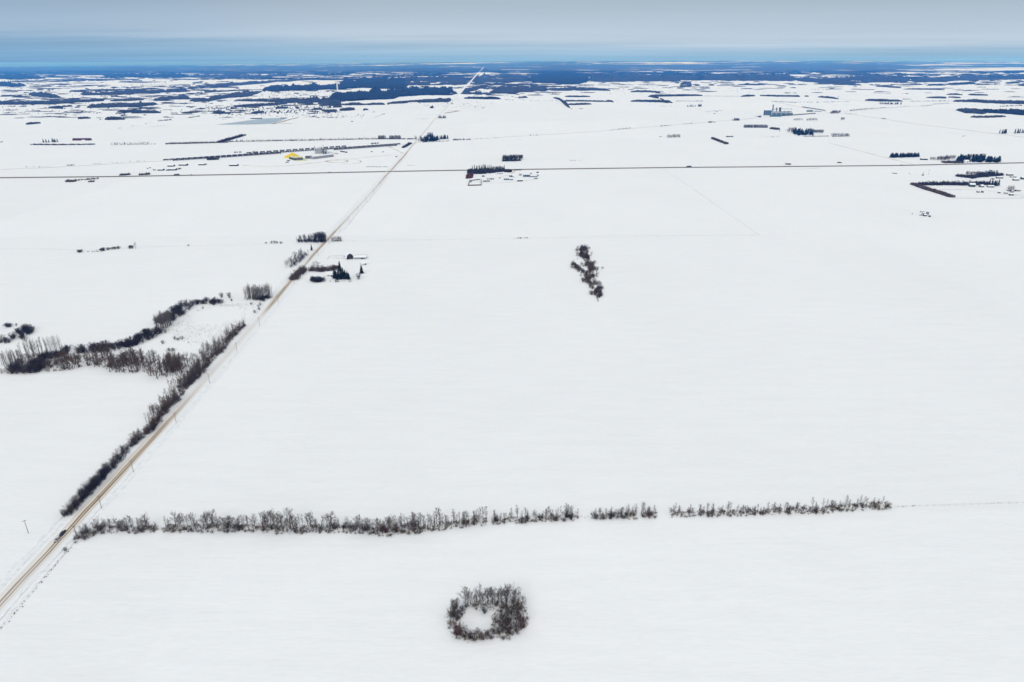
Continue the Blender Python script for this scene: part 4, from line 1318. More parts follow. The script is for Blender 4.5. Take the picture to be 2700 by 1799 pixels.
# thin broken strips of wood between the larger ones, joined region by region
def streaks(x0, x1, y0, y1, n, l0, l1, t0, t1, kind, label, slope=0.0, hgt=11.0):
    VV, QQ, o = [], [], 0
    for k in range(n):
        x = random.uniform(x0, x1)
        y = y0 + (y1 - y0) * random.random()
        ln = random.uniform(l0, l1) * random.uniform(0.5, 1.3)
        th = random.uniform(t0, t1)
        s_ = slope + random.gauss(0, 0.006)
        nodes = [(x - ln / 2, y - s_ * ln / 2 - 0.3, y - s_ * ln / 2 + 0.3), (x - ln * 0.15, y - th / 2 - random.uniform(0, th * 0.3), y + th / 2),
                 (x + ln * 0.2, y + s_ * ln * 0.2 - th / 2, y + s_ * ln * 0.2 + th / 2 + random.uniform(0, th * 0.2)), (x + ln / 2, y + s_ * ln / 2 - 0.3, y + s_ * ln / 2 + 0.3)]
        V, q = canopy_arrays(nodes, kind, hgt, random.uniform(0.7, 0.95), 1.6)
        if len(q):
            VV.append(V); QQ.append(q + o); o += len(V)
    me = raw_mesh("far_wood", np.concatenate(VV), np.concatenate(QQ))
    me.materials.append(CAN_P if kind == 'p' else CAN_S)
    tag(obj("far_wood", me), label, "wood", None, 'stuff')
streaks(0, 560, 212, 262, 119, 21, 104, 0.9, 2.6, 'p', "thin broken wood strips in the upper left valley")
streaks(0, 600, 262, 312, 93, 17, 96, 0.8, 2.2, 'p', "thin broken wood strips in the lower left valley", -0.02)
streaks(0, 800, 188, 210, 119, 28, 136, 1.0, 3.0, 's', "blue wood strips along the far left plain")
streaks(500, 900, 215, 300, 102, 17, 80, 0.8, 2.4, 'p', "thin broken wood strips left of the spruce forest", -0.02)
streaks(800, 1240, 188, 212, 119, 28, 136, 1.2, 3.4, 's', "blue wood strips left of the far road")
streaks(1060, 1240, 205, 250, 51, 17, 72, 1.0, 3.0, 'p', "broken woods just left of the far road")
streaks(1250, 1470, 212, 252, 76, 17, 88, 0.9, 2.6, 'p', "broken woods just right of the far road")
streaks(1300, 2050, 187, 212, 221, 35, 160, 1.3, 3.8, 's', "long blue wood strips right of centre")
streaks(1480, 2100, 214, 246, 68, 14, 64, 0.8, 1.8, 'p', "thin hedges across the right centre fields")
streaks(2050, 2720, 187, 210, 161, 28, 128, 1.1, 3.2, 's', "blue wood strips on the far right plain")
streaks(2150, 2720, 210, 224, 68, 17, 80, 0.9, 2.4, 'p', "broken woods under the right blue wood")
streaks(2150, 2720, 226, 262, 37, 14, 56, 0.6, 1.3, 'p', "thin hedges across the right fields")

streaks(1216, 1470, 213, 233, 70, 20, 90, 1.0, 2.6, 'p', "mottled purple woods filling the gap right of the far road")
streaks(0, 900, 190, 300, 150, 10, 40, 0.6, 1.3, 'p', "small scattered copses on the left plain")
streaks(900, 1500, 186, 232, 110, 10, 45, 0.6, 1.4, 'p', "small scattered copses beyond the road's far end")
streaks(1500, 2720, 187, 226, 190, 10, 45, 0.6, 1.4, 'p', "small scattered copses on the right plain")

# scattered scrub over the left valley and along far lines, too small to tell apart
it = []
def scrub(px, n, h0, h1, w=1.4):
    for p in in_poly(px, n):
        it.append(('blob', p, random.uniform(h0, h1), random.uniform(0.8, w)))
def scrub_line(px, n, h0, h1, wid=10, w=1.4):
    for p in along(px, n, wid, 1.0):
        it.append(('blob', p, random.uniform(h0, h1), random.uniform(0.8, w)))
scrub([(0, 225), (500, 222), (700, 232), (840, 240), (880, 300), (600, 305), (430, 302), (300, 320), (0, 300)], 900, 2.5, 5.5, 2.4)
scrub([(540, 282), (860, 280), (890, 300), (560, 304)], 420, 3, 7, 1.8)
scrub([(700, 240), (900, 238), (900, 252), (720, 256)], 150, 3, 5, 2.2)
scrub([(1240, 218), (1460, 218), (1460, 250), (1230, 254)], 200, 3, 6, 2.0)
scrub([(1450, 215), (1850, 212), (1850, 236), (1460, 232)], 110, 3, 5, 2.0)
scrub([(1560, 235), (2100, 228), (2100, 246), (1600, 250)], 60, 3, 5, 2.4)
scrub([(1000, 268), (1300, 262), (1300, 285), (1100, 285)], 60, 2.5, 4.5)
scrub([(800, 305), (960, 302), (960, 312), (820, 312)], 60, 2.5, 4)
scrub([(560, 302), (900, 302), (700, 312), (560, 318)], 60, 2.5, 4)
for L_ in ([(1391, 267), (1460, 267), (1590, 269.5)], [(1856, 254), (1950, 255)], [(1600, 229.5), (1700, 230), (1800, 231)], [(2100, 270.5), (2160, 270.5), (2240, 268.5)], [(2400, 268), (2510, 267)],
           [(2135, 236), (2180, 237), (2220, 235.5)], [(2305, 245.5), (2350, 247)], [(1300, 240.5), (1390, 266)], [(1782, 267.5), (1855, 267.5)], [(2036, 268), (2100, 271)], [(2638, 281.5), (2700, 279)]):
    scrub_line(L_, 36, 3, 6, 12)
mass("far_scrub", it, CAN_P, "scattered far scrub and hedge lines across the valley and fields", "scrub")
# ------------------------------------------------------------------ groves and windbreaks two to four kilometres off
def grove(name, label, mat_, parts, cat="grove"):
    """parts: ('line'|'poly', px, n, kind, h0, h1, width)"""
    it = []
    for shape, px, n, kind, h0, h1, w in parts:
        pts = along(px, n, w, 1.0) if shape == 'line' else in_poly(px, n)
        n_extra = 0.5 if kind in ('bare_far', 'bush_far') else 0.0
        pts = pts + (along(px, int(n * n_extra), w, 1.0) if shape == 'line' else in_poly(px, int(n * n_extra)))
        for p in pts:
            it.append((kind, p, random.uniform(h0, h1), random.uniform(0.9, 1.25)))
    mass(name, it, mat_, label, cat)
def spruces(px, n, h0, h1, place, w=1.0, wid=8, poly=False):
    pts = in_poly(px, n, 3.0) if poly else along(px, n, wid, 0.5)
    for p, lb in ranked(pts, "dark spruce", place):
        add_spruce(p, random.uniform(h0, h1), lb, "spruces " + place, w * random.uniform(0.85, 1.15))
# left of the road
grove("hedgerow", "low purple hedge under the small spruces on the left", TWIGD, [('line', [(80, 383), (150, 383.5), (246, 382.5)], 110, 'bush_far', 4, 7, 14)], "hedge")
spruces([(108, 376.5), (128, 376), (152, 375.5)], 9, 10, 17, "above the low hedge by the red barn", 1.4, 12)
grove("tree_line", "sparse bare trees on the field line right of the red barn", TWIG, [('line', [(290, 383), (340, 383), (395, 381.5)], 40, 'bare_far', 6, 12, 10), ('line', [(290, 383), (395, 381.5)], 30, 'bush_far', 2, 3.5, 6)], "tree line")
grove("tree_line", "grey hedge with a ragged top left of the dense slanting belt", TWIG, [('line', [(437, 381), (500, 379.5), (600, 377)], 90, 'bush_far', 4, 9, 10), ('line', [(445, 380.5), (600, 377)], 40, 'bare_far', 6, 10, 8)], "hedge")
grove("windbreak", "dense slanting belt of low trees in the field left of the plant", TWIGD, [('line', [(584, 377), (610, 369.5), (650, 357.5)], 140, 'bush_far', 6, 10, 22)], "windbreak")
grove("tree_line", "long thin tree line running from the slanting belt to the road", TWIG, [('line', [(600, 375), (850, 370.5), (995, 367.5), (1092, 368)], 230, 'bush_far', 2.5, 7, 8), ('line', [(600, 374.5), (850, 370), (990, 367.5)], 90, 'bare_far', 6, 11, 8)], "tree line")
grove("grove", "square bare clump on the long tree line", TWIG, [('line', [(998, 368), (1017, 367)], 24, 'bare_far', 13, 17, 12), ('line', [(998, 368), (1017, 367)], 10, 'bush_far', 5, 8, 8)])
grove("grove", "wider bare clump on the long tree line nearer the road", TWIGD, [('line', [(1027, 367.5), (1057, 367)], 36, 'bare_far', 12, 17, 12), ('line', [(1027, 367.5), (1057, 367)], 14, 'bush_far', 5, 8, 8)])
spruces([(1094, 368.5), (1099, 368)], 2, 14, 17, "beside the road at the end of the long tree line", 1.1, 5)
grove("thicket", "dark scrub strip beside the road near the railway crossing", TWIGD, [('line', [(1068, 391), (1075, 387), (1086, 379)], 40, 'bush_far', 5, 9, 12)], "scrub")
grove("thicket", "bare bush against the front of the railway", TWIGD, [('line', [(545, 423), (575, 422)], 22, 'bush_far', 5, 10, 14)], "scrub")
grove("thicket", "brown bushes just below the highway on the left", TWIGB, [('line', [(172, 481), (198, 480)], 26, 'bush_far', 4, 8, 12), ('line', [(200, 477), (260, 473)], 30, 'bush_far', 2, 5, 16), ('line', [(235, 481), (250, 480)], 8, 'bush_far', 4, 6, 8)], "bushes")
grove("thicket", "dark bush above the highway on the left", TWIGD, [('line', [(316, 464), (343, 462)], 18, 'bush_far', 4, 8, 10)], "bush")
grove("thicket", "grey bush above the highway right of the dark one", TWIG, [('line', [(368, 463), (395, 461)], 14, 'bush_far', 4, 8, 8)], "bush")
# farmyard and railway scrub
it = []
for L_, n, h0, h1 in (([(65, 442), (130, 441)], 10, 1.5, 3), ([(175, 438), (195, 437)], 8, 3, 5), ([(245, 434), (270, 432)], 4, 2.5, 4), ([(285, 431), (325, 429)], 4, 2, 3), ([(340, 427), (380, 426)], 4, 3, 5),
                    ([(388, 446), (405, 443)], 6, 2, 4), ([(440, 451), (480, 446)], 22, 3, 6), ([(400, 450), (420, 450)], 8, 2, 4), ([(528, 436), (550, 434)], 9, 2, 4), ([(1195, 371), (1240, 369)], 14, 4, 9), ([(1250, 368), (1320, 364)], 9, 2, 4),
                    ([(1390, 358), (1420, 357)], 4, 3, 6), ([(1610, 344), (1670, 338)], 12, 2.5, 6), ([(1740, 334), (1770, 331)], 12, 3, 6), ([(1800, 328), (1830, 326)], 10, 2.5, 5), ([(1868, 323), (1885, 322)], 8, 4, 6),
                    ([(1930, 318), (1950, 316)], 16, 4, 7), ([(1955, 317), (1990, 313)], 6, 2, 4), ([(1995, 309), (2008, 307)], 12, 4, 7), ([(2240, 293), (2290, 288)], 24, 5, 9), ([(2290, 288), (2340, 285)], 18, 4, 8), ([(2345, 285), (2400, 281)], 14, 3, 6),
                    ([(2430, 281), (2460, 279)], 10, 4, 8), ([(2460, 276), (2500, 273)], 14, 4, 8), ([(2230, 300), (2260, 302)], 14, 3, 5), ([(2325, 313), (2336, 314)], 10, 4, 5),
                    ([(965, 441), (1022, 441.5)], 40, 1.5, 3), ([(1075, 437.5), (1095, 437)], 9, 1.2, 2.5), ([(1500, 425), (1535, 424)], 9, 1.5, 3), ([(1115, 316), (1130, 312)], 5, 2, 4), ([(1098, 315), (1125, 314)], 7, 3, 5),
                    ([(1742, 281), (1760, 281)], 8, 3, 5), ([(1865, 296), (1900, 292)], 8, 3, 6), ([(1838, 288), (1848, 290)], 4, 3, 5), ([(620, 404), (640, 402)], 8, 4, 6), ([(978, 381), (1000, 379)], 10, 4, 8), ([(670, 404), (680, 403)], 6, 5, 8),
                    ([(2055, 345), (2062, 347)], 3, 3, 5), ([(1740, 362), (1746, 361.5)], 5, 3, 4), ([(1875, 366), (1878, 366)], 3, 3, 4), ([(2000, 362), (2060, 361.5)], 9, 2, 4), ([(2540, 361), (2548, 359)], 3, 3, 4), ([(2208, 430.5), (2220, 431)], 6, 3, 5),
                    ([(150, 346), (175, 345)], 4, 2, 4), ([(310, 340), (325, 338)], 4, 2, 4), ([(345, 334), (365, 332)], 5, 3, 4), ([(400, 335), (440, 332)], 12, 2, 4), ([(385, 327), (410, 322)], 6, 2, 5), ([(420, 320), (455, 317)], 14, 4, 10),
                    ([(495, 312), (530, 307)], 26, 4, 8), ([(0, 376), (10, 375)], 5, 3, 5), ([(400, 381), (412, 381)], 3, 3, 5)):
    for p in along(L_, n, 8, 1.0):
        it.append(('bush_far', p, random.uniform(h0, h1), random.uniform(0.9, 1.4)))
mass("railway_scrub", it, TWIGD, "small dark bushes scattered along the railway and field lines", "scrub")
# corner farm by the road
spruces([(1106, 374), (1132, 369), (1160, 367.5), (1160, 371), (1128, 375)], 28, 13, 18, "in the corner grove by the far road", 1.9, poly=True)
spruces([(1128, 362), (1140, 362)], 4, 19, 23, "standing tallest behind the corner grove", 1.8, 10)
spruces([(1160, 368), (1182, 366.5)], 7, 15, 20, "in the open row right of the corner grove", 1.5, 6)
grove("thicket", "bare clump at the left foot of the corner grove", TWIGD, [('poly', [(1103, 376), (1108, 366), (1125, 364), (1150, 362), (1120, 372)], 46, 'bare_far', 9, 15, 0)], "grove")
grove("hedgerow", "row of small dark shrubs in front of the corner grove", TWIGD, [('line', [(1113, 375.5), (1182, 373)], 24, 'bush_far', 2, 5, 6)], "hedge")
spruces([(1156, 312.5), (1175, 312.5)], 7, 13, 19, "in the small clump right of the road's far end", 1.5, 14)
# bare wood in the open field and the spruce windbreak below it
grove("grove", "square bare wood alone in the field above the highway", TWIGD, [('poly', [(1325, 426), (1326, 420), (1380, 418), (1372, 424), (1362, 427)], 120, 'bare_far', 12, 17, 0), ('line', [(1325, 426), (1372, 425)], 30, 'bush_far', 4, 8, 8)])
spruces([(1245, 450), (1262, 449.5), (1297, 448.5)], 16, 13, 18, "in the spiky row along the highway", 0.8, 10)
spruces([(1329, 449), (1330, 449)], 1, 15, 16, "right end of the spiky row along the highway, alone", 0.9, 2)
grove("grove", "thin bare trees at the right end of the spiky spruce row", TWIG, [('line', [(1298, 450), (1328, 449)], 34, 'bare_far', 9, 14, 8)])
grove("thicket", "dense brown scrub wood in front of the spiky spruce row", TWIGD, [('poly', [(1234, 459), (1234, 451), (1262, 450), (1328, 449), (1327, 453), (1290, 458), (1245, 461)], 260, 'bush_far', 5, 10, 0)], "wood")
grove("thicket", "reddish bushes at the left end of the farm scrub", TWIGR, [('poly', [(1229, 472), (1233, 460), (1247, 458), (1246, 470)], 60, 'bush_far', 4, 7, 0)], "bushes")
grove("thicket", "rounded dark clump at the right end of the farm scrub", TWIGD, [('line', [(1328, 454), (1345, 455)], 40, 'bush_far', 6, 10, 10)], "bushes")
grove("hedgerow", "low straight hedge right of the farm scrub", TWIGD, [('line', [(1354, 450), (1374, 449.5)], 20, 'bush_far', 2, 3.5, 4)], "hedge")
# right fields
grove("grove", "thin bare clump left of the slanting hedge on the right", TWIG, [('line', [(1760, 362.5), (1794, 362)], 30, 'bare_far', 8, 14, 10), ('line', [(1760, 363), (1794, 362)], 16, 'bush_far', 3, 5, 6)])
grove("windbreak", "short slanting hedge alone in the right field", TWIG, [('line', [(1882, 366), (1900, 373), (1921, 381)], 100, 'bush_far', 6, 9, 12)], "hedge")
grove("hedgerow", "small hedge right of the slanting one", TWIGD, [('line', [(1915, 362), (1933, 361.5)], 16, 'bush_far', 3, 6, 5)], "hedge")
grove("grove", "long bare purple wood left of the dark spruce block", TWIGD, [('line', [(1962, 336.5), (2024, 337)], 110, 'bare_far', 10, 15, 22), ('line', [(1962, 337), (2024, 337.5)], 40, 'bush_far', 5, 8, 10)])
grove("grove", "small square brown wood left of the dark spruce block", TWIG, [('line', [(2038, 340), (2057, 342.5)], 50, 'bush_far', 7, 11, 18)])
grove("grove", "bare trees at the left end of the dark spruce block", TWIG, [('poly', [(2071, 348), (2080, 342), (2100, 342), (2094, 353)], 46, 'bare_far', 10, 14, 0)])
for (a, b, pl) in ((2090, 2108, "in the left third of the dark block"), (2108, 2126, "in the middle third of the dark block"), (2126, 2144, "in the right third of the dark block")):
    spruces([(a, 351 if a < 2100 else 357), (a, 345), (b, 345.5), (b, 358), (a + 6, 357.5)], 25, 11, 16, pl, 1.9, poly=True)
grove("grove", "bare trees at the right end of the dark spruce block", TWIGD, [('line', [(2142, 351), (2172, 351.5)], 46, 'bare_far', 11, 16, 12)])
grove("hedgerow", "low shrub row in front of the dark spruce block", TWIGD, [('line', [(2120, 361), (2186, 360)], 40, 'bush_far', 2, 5, 6)], "hedge")
grove("grove", "open grey grove right of the dark spruce block", TWIG, [('line', [(2195, 360.5), (2240, 360)], 40, 'bare_far', 8, 16, 10), ('line', [(2195, 361), (2240, 360)], 20, 'bush_far', 3, 5, 5)])
grove("grove", "left of two pale thin groves below the grain terminal", TWIG, [('line', [(2093, 318.5), (2117, 318)], 18, 'bare_far', 8, 14, 8)])
grove("grove", "right of two pale thin groves below the grain terminal", TWIG, [('line', [(2127, 319), (2156, 318)], 26, 'bare_far', 9, 15, 8)])
grove("grove", "small bare grove in the field below the road junction", TWIG, [('line', [(2217, 317), (2228, 317)], 12, 'bare_far', 12, 16, 8)])
grove("grove", "grey wood at the railway and road junction", TWIG, [('poly', [(2187, 301), (2196, 296), (2216, 296), (2212, 301)], 90, 'bare_far', 10, 15, 0)])
spruces([(1812, 282), (1835, 281.5)], 9, 9, 16, "in the left part of the short far row", 1.6, 14)
spruces([(1841, 281.5), (1852, 281)], 5, 15, 20, "in the right part of the short far row", 1.6, 10)
spruces([(2320, 275.5), (2345, 276), (2378, 276)], 22, 11, 17, "in the dark clump below the double belt", 2.0, 40)
# right: along the highway
spruces([(2351, 416.5), (2388, 415.5), (2425, 415)], 30, 11, 15, "in the straight row above the highway", 2.2, 12)
grove("grove", "thin bare trees left of the dark spruces by the highway", TWIG, [('line', [(2457, 423), (2500, 423)], 40, 'bare_far', 6, 12, 14), ('line', [(2490, 424), (2522, 420)], 44, 'bare_far', 9, 14, 26), ('line', [(2492, 431), (2540, 431)], 80, 'bush_far', 4, 8, 22)])
spruces([(2519, 428), (2522, 420), (2552, 419), (2558, 428)], 22, 14, 20, "beside the snowy house by the highway", 1.9, poly=True)
spruces([(2562, 428), (2563, 422), (2598, 421), (2598, 429.5)], 22, 12, 19, "in the dark wood just right of the snowy house", 2.1, poly=True)
spruces([(2600, 421), (2636, 425), (2634, 428.5), (2600, 429.5)], 20, 12, 17, "at the right end of the highway spruce wood", 2.1, poly=True)
grove("grove", "bare trees poking up behind the dark spruce wood by the highway", TWIG, [('line', [(2555, 420), (2600, 419)], 40, 'bare_far', 12, 17, 14)])
spruces([(2635, 352.5), (2637, 352.5)], 1, 17, 18, "alone left of the spruce pair rows at the right edge", 1.0, 2)
spruces([(2642, 353), (2657, 352.5)], 7, 16, 20, "in the left row at the right edge", 1.2, 8)
spruces([(2674, 352.5), (2700, 351.5), (2740, 350)], 12, 16, 20, "in the right row cut by the right edge", 1.2, 10)
# right: the farm inside its L-shaped windbreak
grove("windbreak", "upper tree belt of the right farm with a ragged top", TWIGD, [('line', [(2536, 464), (2580, 470), (2648, 463)], 140, 'bush_far', 5, 9, 26), ('line', [(2545, 464), (2600, 468), (2640, 462)], 90, 'bare_far', 9, 14, 30)], "windbreak")
spruces([(2561, 465), (2562, 465)], 1, 9, 10, "small and left in the upper belt of the right farm", 1.0, 2)
spruces([(2581, 465), (2583, 465)], 1, 13, 14, "leaning in the middle of the upper belt of the right farm", 1.0, 2)
grove("windbreak", "slanting front hedge of the right farm", TWIGB, [('line', [(2414, 487), (2450, 500), (2490, 512), (2518, 521)], 340, 'bush_far', 4.5, 7.5, 12)], "windbreak")
grove("windbreak", "straight back hedge of the right farm", TWIGD, [('line', [(2430, 489.5), (2500, 489), (2560, 490), (2612, 488)], 260, 'bush_far', 5, 9, 20), ('line', [(2450, 489), (2612, 487)], 80, 'bare_far', 7, 11, 16)], "windbreak")
spruces([(2612, 491), (2634, 491)], 9, 12, 18, "at the right end of the right farm's back hedge", 1.1, 8)
grove("grove", "tall bare bush at the right farm's yard", TWIG, [('line', [(2658, 504), (2676, 504)], 26, 'bare', 9, 14, 10), ('line', [(2660, 505), (2690, 505)], 16, 'bush_far', 3, 5, 6)])
# ------------------------------------------------------------------ the farm by the gravel road and the groves near it
grove("grove", "tall bare wood left of the road above the field line", TWIGD, [('line', [(782, 640), (800, 640), (858, 640)], 46, 'midbare', 10, 14, 14), ('line', [(826, 640), (858, 640)], 30, 'midbare', 14, 19, 12), ('line', [(782, 640), (858, 640)], 36, 'ndark', 3, 6, 10)])
grove("grove", "thin bare clump right of the road at the field line", TWIG, [('line', [(874, 638), (900, 637)], 20, 'midbare', 6, 10, 8), ('line', [(874, 638), (900, 637)], 10, 'ngrey', 2, 4, 4)])
grove("grove", "bare wood leaning along the left of the road", TWIGD, [('line', [(776, 706), (792, 690), (814, 673)], 44, 'midbare', 8, 14, 14), ('line', [(776, 706), (814, 673)], 20, 'ndark', 3, 5, 8)])
grove("grove", "tall slender aspen wood left of the road at the marsh head", BARK, [('line', [(640, 790), (680, 793), (722, 785)], 100, 'slim', 13, 19, 16)])
grove("thicket", "dark brush under the slender aspen wood", TWIGD, [('line', [(650, 792), (700, 795), (722, 787)], 36, 'ndark', 2.5, 5.0, 14)], "thicket")
for p, lb in ranked([G(*q) for q in [(702, 643), (716, 642), (724, 642), (731, 642), (741, 643)]], "dark bush", "on the field line left of the road"):
    add_bush(p, random.uniform(3, 5), 'dark', lb, "field line bushes", 1.2)
add_spruce(G(822, 661), 11, "dark leaning evergreen alone on the left of the road", None, 1.1)
for i, (px, n, h0, h1, place, mt_, k2) in enumerate((
    ([(785, 740), (800, 725), (812, 712)], 80, 6, 10, "bare scrub wood beside the road at the farm's left end", TWIGB, 'ngrey'),
    ([(812, 716), (850, 718), (897, 712)], 84, 5, 8, "row of bare bushes behind the farmhouse yard", TWIGB, 'ndark'),
    ([(815, 744), (848, 745), (850, 740)], 60, 5, 8, "thick dark scrub at the front of the farmyard", TWIGD, 'ndark'))):
    grove("thicket", place, mt_, [('line', px, n, 'midbare', h0, h1, 12), ('line', px, n, k2, 2.5, 5.5, 12)], "thicket")
def zf(u, v): return (840 + u * .0765, 640 + v * .0765)
def z1(u, v): return (650 + u * .1913, 560 + v * .1913)
for q, h, lb in (((945, 800), 13.5, "left one of two tall spreading bare trees in the farmyard"), ((1005, 800), 13, "right one of two tall spreading bare trees in the farmyard"), ((1210, 800), 9, "bare spreading tree behind the farm's spruces")):
    add_tree(G(*z1(*q)), h, lb, None, 7, 1.5)
FS = [((555, 1240), 14, "at the left end of the farm's spruce clump"), ((600, 1230), 13, "second from the left in the farm's spruce clump"), ((690, 1210), 12.5, "third from the left in the farm's spruce clump"),
      ((740, 1010), 17, "tallest and standing behind the farm's spruce clump"), ((780, 1260), 14, "in the front middle of the farm's spruce clump"), ((850, 1220), 16, "right of the middle in the farm's spruce clump"),
      ((920, 1260), 14, "third from the right in the farm's spruce clump"), ((995, 1240), 11.5, "second from the right in the farm's spruce clump"), ((1050, 1270), 10, "at the right end of the farm's spruce clump"),
      ((1485, 1060), 13, "alone right of the farm's spruce clump"), ((640, 1280), 10, "low and in front in the farm's spruce clump")]
for q, h, lb in FS:
    add_spruce(G(*zf(*q)), h, "dark spruce " + lb, "farm spruces", 1.2 if h > 15 else 1.45)
add_bush(G(*zf(1370, 1260)), 8.5, 'dark', "round dark tree standing alone below the lone spruce", None, 1.1)
for q, h, k, lb in (((600, 1365), 3.6, 'dark', "dark bush in front of the farm's spruces, left"), ((680, 1360), 3.4, 'grey', "grey bush in front of the farm's spruces, centre"), ((1090, 1355), 4.2, 'grey', "round grey bush at the right foot of the farm's spruces"), ((200, 1350), 4, 'grey', "thin grey bush left of the farm's spruces"), ((400, 1350), 1.8, 'dark', "tiny dark bush left of the farm's spruces")):
    add_bush(G(*zf(*q)), h, k, lb, None, 1.3)
it = [('bush', p, random.uniform(0.8, 1.4), 1.2) for p in along([zf(780, 1340), zf(1010, 1340)], 8, 1)]
mass("hedgerow", it, TWIGD, "dotted row of tiny shrubs in front of the farm's spruces", "hedge")
# left field lines
it = []
for L_, n, h0, h1 in (([(206, 667), (216, 666)], 7, 3, 5.5), ([(225, 666), (262, 664)], 10, 1, 2), ([(264, 663), (276, 662)], 7, 3, 6), ([(280, 660), (318, 656)], 12, 2.5, 5), ([(340, 656), (350, 656)], 5, 3, 6), ([(495, 650), (499, 650)], 2, 2, 3), ([(1358, 630), (1394, 629)], 14, 1.0, 2.2)):
    for p in along(L_, n, 3, 1.0):
        it.append(('ndark', p, random.uniform(h0, h1), 1.1))
mass("field_shrubs", it, TWIGD, "small dark shrubs dotted along the field line on the left", "shrubs")
add_tree(G(357, 655), 10, "single small bare tree at the right end of the left field line", None, 7, 1.4)
# ------------------------------------------------------------------ buildings
WHITE = mat("white_siding", (0.72, 0.72, 0.72), 0.6, 0.06, 0.3, 0.3)
ROOFSNOW = mat("roof_snow", (0.86, 0.87, 0.88), 0.7, 0.05, 0.3, 0.1)
DARKWOOD = mat("dark_boards", (0.030, 0.028, 0.036), 0.8, 0.3, 0.4, 0.2)
GREYMET = mat("grey_cladding", (0.16, 0.17, 0.185), 0.5, 0.15, 0.1, 0.4, 0.2)
PALEMET = mat("pale_cladding", (0.38, 0.39, 0.40), 0.5, 0.12, 0.1, 0.4, 0.2)
GALV = mat("galvanised_steel", (0.27, 0.31, 0.34), 0.4, 0.15, 0.15, 0.5, 0.3)
BINBLUE = mat("bin_steel", (0.11, 0.18, 0.24), 0.45, 0.15, 0.05, 0.4, 0.3)
DARKST = mat("dark_steel", (0.05, 0.055, 0.065), 0.6, 0.2, 0.2, 0.3)
MAROON = mat("maroon_cladding", (0.085, 0.016, 0.040), 0.6, 0.2, 0.08, 0.3)
GREENROOF = mat("green_cladding", (0.025, 0.075, 0.065), 0.5, 0.15, 0.1, 0.3)
TEAL = mat("teal_cladding", (0.05, 0.13, 0.16), 0.5, 0.15, 0.1, 0.3)
SULPHUR = mat("sulphur", (0.80, 0.58, 0.02), 0.9, 0.12, 0.1, 0.1)
SULDUST = mat("sulphur_dust", (0.72, 0.70, 0.38), 0.9, 0.15, 0.08, 0.1)
CONC = mat("concrete", (0.50, 0.50, 0.48), 0.8, 0.1, 0.1, 0.2)
PANE = mat("window_glass", (0.02, 0.025, 0.03), 0.1, 0.2, 0.5, 0.5)
BROWNW = mat("weathered_planks", (0.085, 0.065, 0.05), 0.85, 0.3, 0.4, 0.2)
RUST = mat("rusty_steel", (0.12, 0.06, 0.035), 0.8, 0.3, 0.4, 0.2)

def gable(name, p, w, d, h, rise, rz, wall, roof, label, cat="building", group=None, windows=0, door=True, over=0.4, doors_mat=None):
    """a gabled building: walls (with gable ends), two roof slopes, door and windows as parts; w runs along the ridge"""
    e = empty(name, p, rz)
    tag(e, label, cat, group)
    mb = MB()
    mb.prism([(-d / 2, -0.3), (d / 2, -0.3), (d / 2, h), (0, h + rise), (-d / 2, h)], -w / 2, w / 2, axis='x')
    mb.build("wall", wall, e)
    rb_ = MB()
    sl = math.hypot(d / 2, rise)
    for s in (-1, 1):
        y0, y1 = s * (d / 2 + over), 0.0
        z0, z1 = h - over * rise / (d / 2), h + rise
        t = 0.25
        prof = [(y0, z0 + 0.02), (y1, z1 + 0.02), (y1, z1 + t + 0.02), (y0, z0 + t + 0.02)]
        rb_.prism(prof, -w / 2 - over, w / 2 + over, axis='x')
    rb_.build("roof", roof, e)
    if door:
        b = MB()
        dw, dh = min(3.6, w * 0.25), min(h * 0.8, 3.4 if h > 3.2 else 2.1)
        b.box((w * 0.18, -d / 2 - 0.03, dh / 2), (dw, 0.1, dh))
        b.build("door", doors_mat or DARKWOOD, e)
    for k in range(windows):
        b = MB()
        x = -w * 0.42 + w * 0.84 * (k + 0.5) / windows
        if door and abs(x - w * 0.18) < min(3.6, w * 0.25) / 2 + 0.8:
            continue
        b.box((x, -d / 2 - 0.02, h * 0.6), (min(1.3, w / windows * 0.5), 0.08, min(1.2, h * 0.35)))
        b.build("window", PANE, e)
    return e
def yaw(a, b):
    """heading of the line between two photograph points on the ground"""
    d = G(*b) - G(*a)
    return math.atan2(d.y, d.x)
def grain_bin(p, r, h, m, label, cat="grain bin", group=None, name="grain_bin"):
    e = empty(name, p, random.uniform(0, 6))
    tag(e, label, cat, group)
    b = MB()
    n = 16
    for k in range(4):
        b.tube((0, 0, -0.3 if k == 0 else h * k / 4), (0, 0, h * (k + 1) / 4 - 0.06), r, r, n, cap=(k in (0, 3)))
        b.tube((0, 0, h * (k + 1) / 4 - 0.06), (0, 0, h * (k + 1) / 4), r * 1.012, r * 1.012, n, cap=False)
    b.build("shell", m, e)
    c = MB()
    c.cone((0, 0, h), r * 1.03, r * 0.55, n)
    c.build("roof", ROOFSNOW, e)
    return e

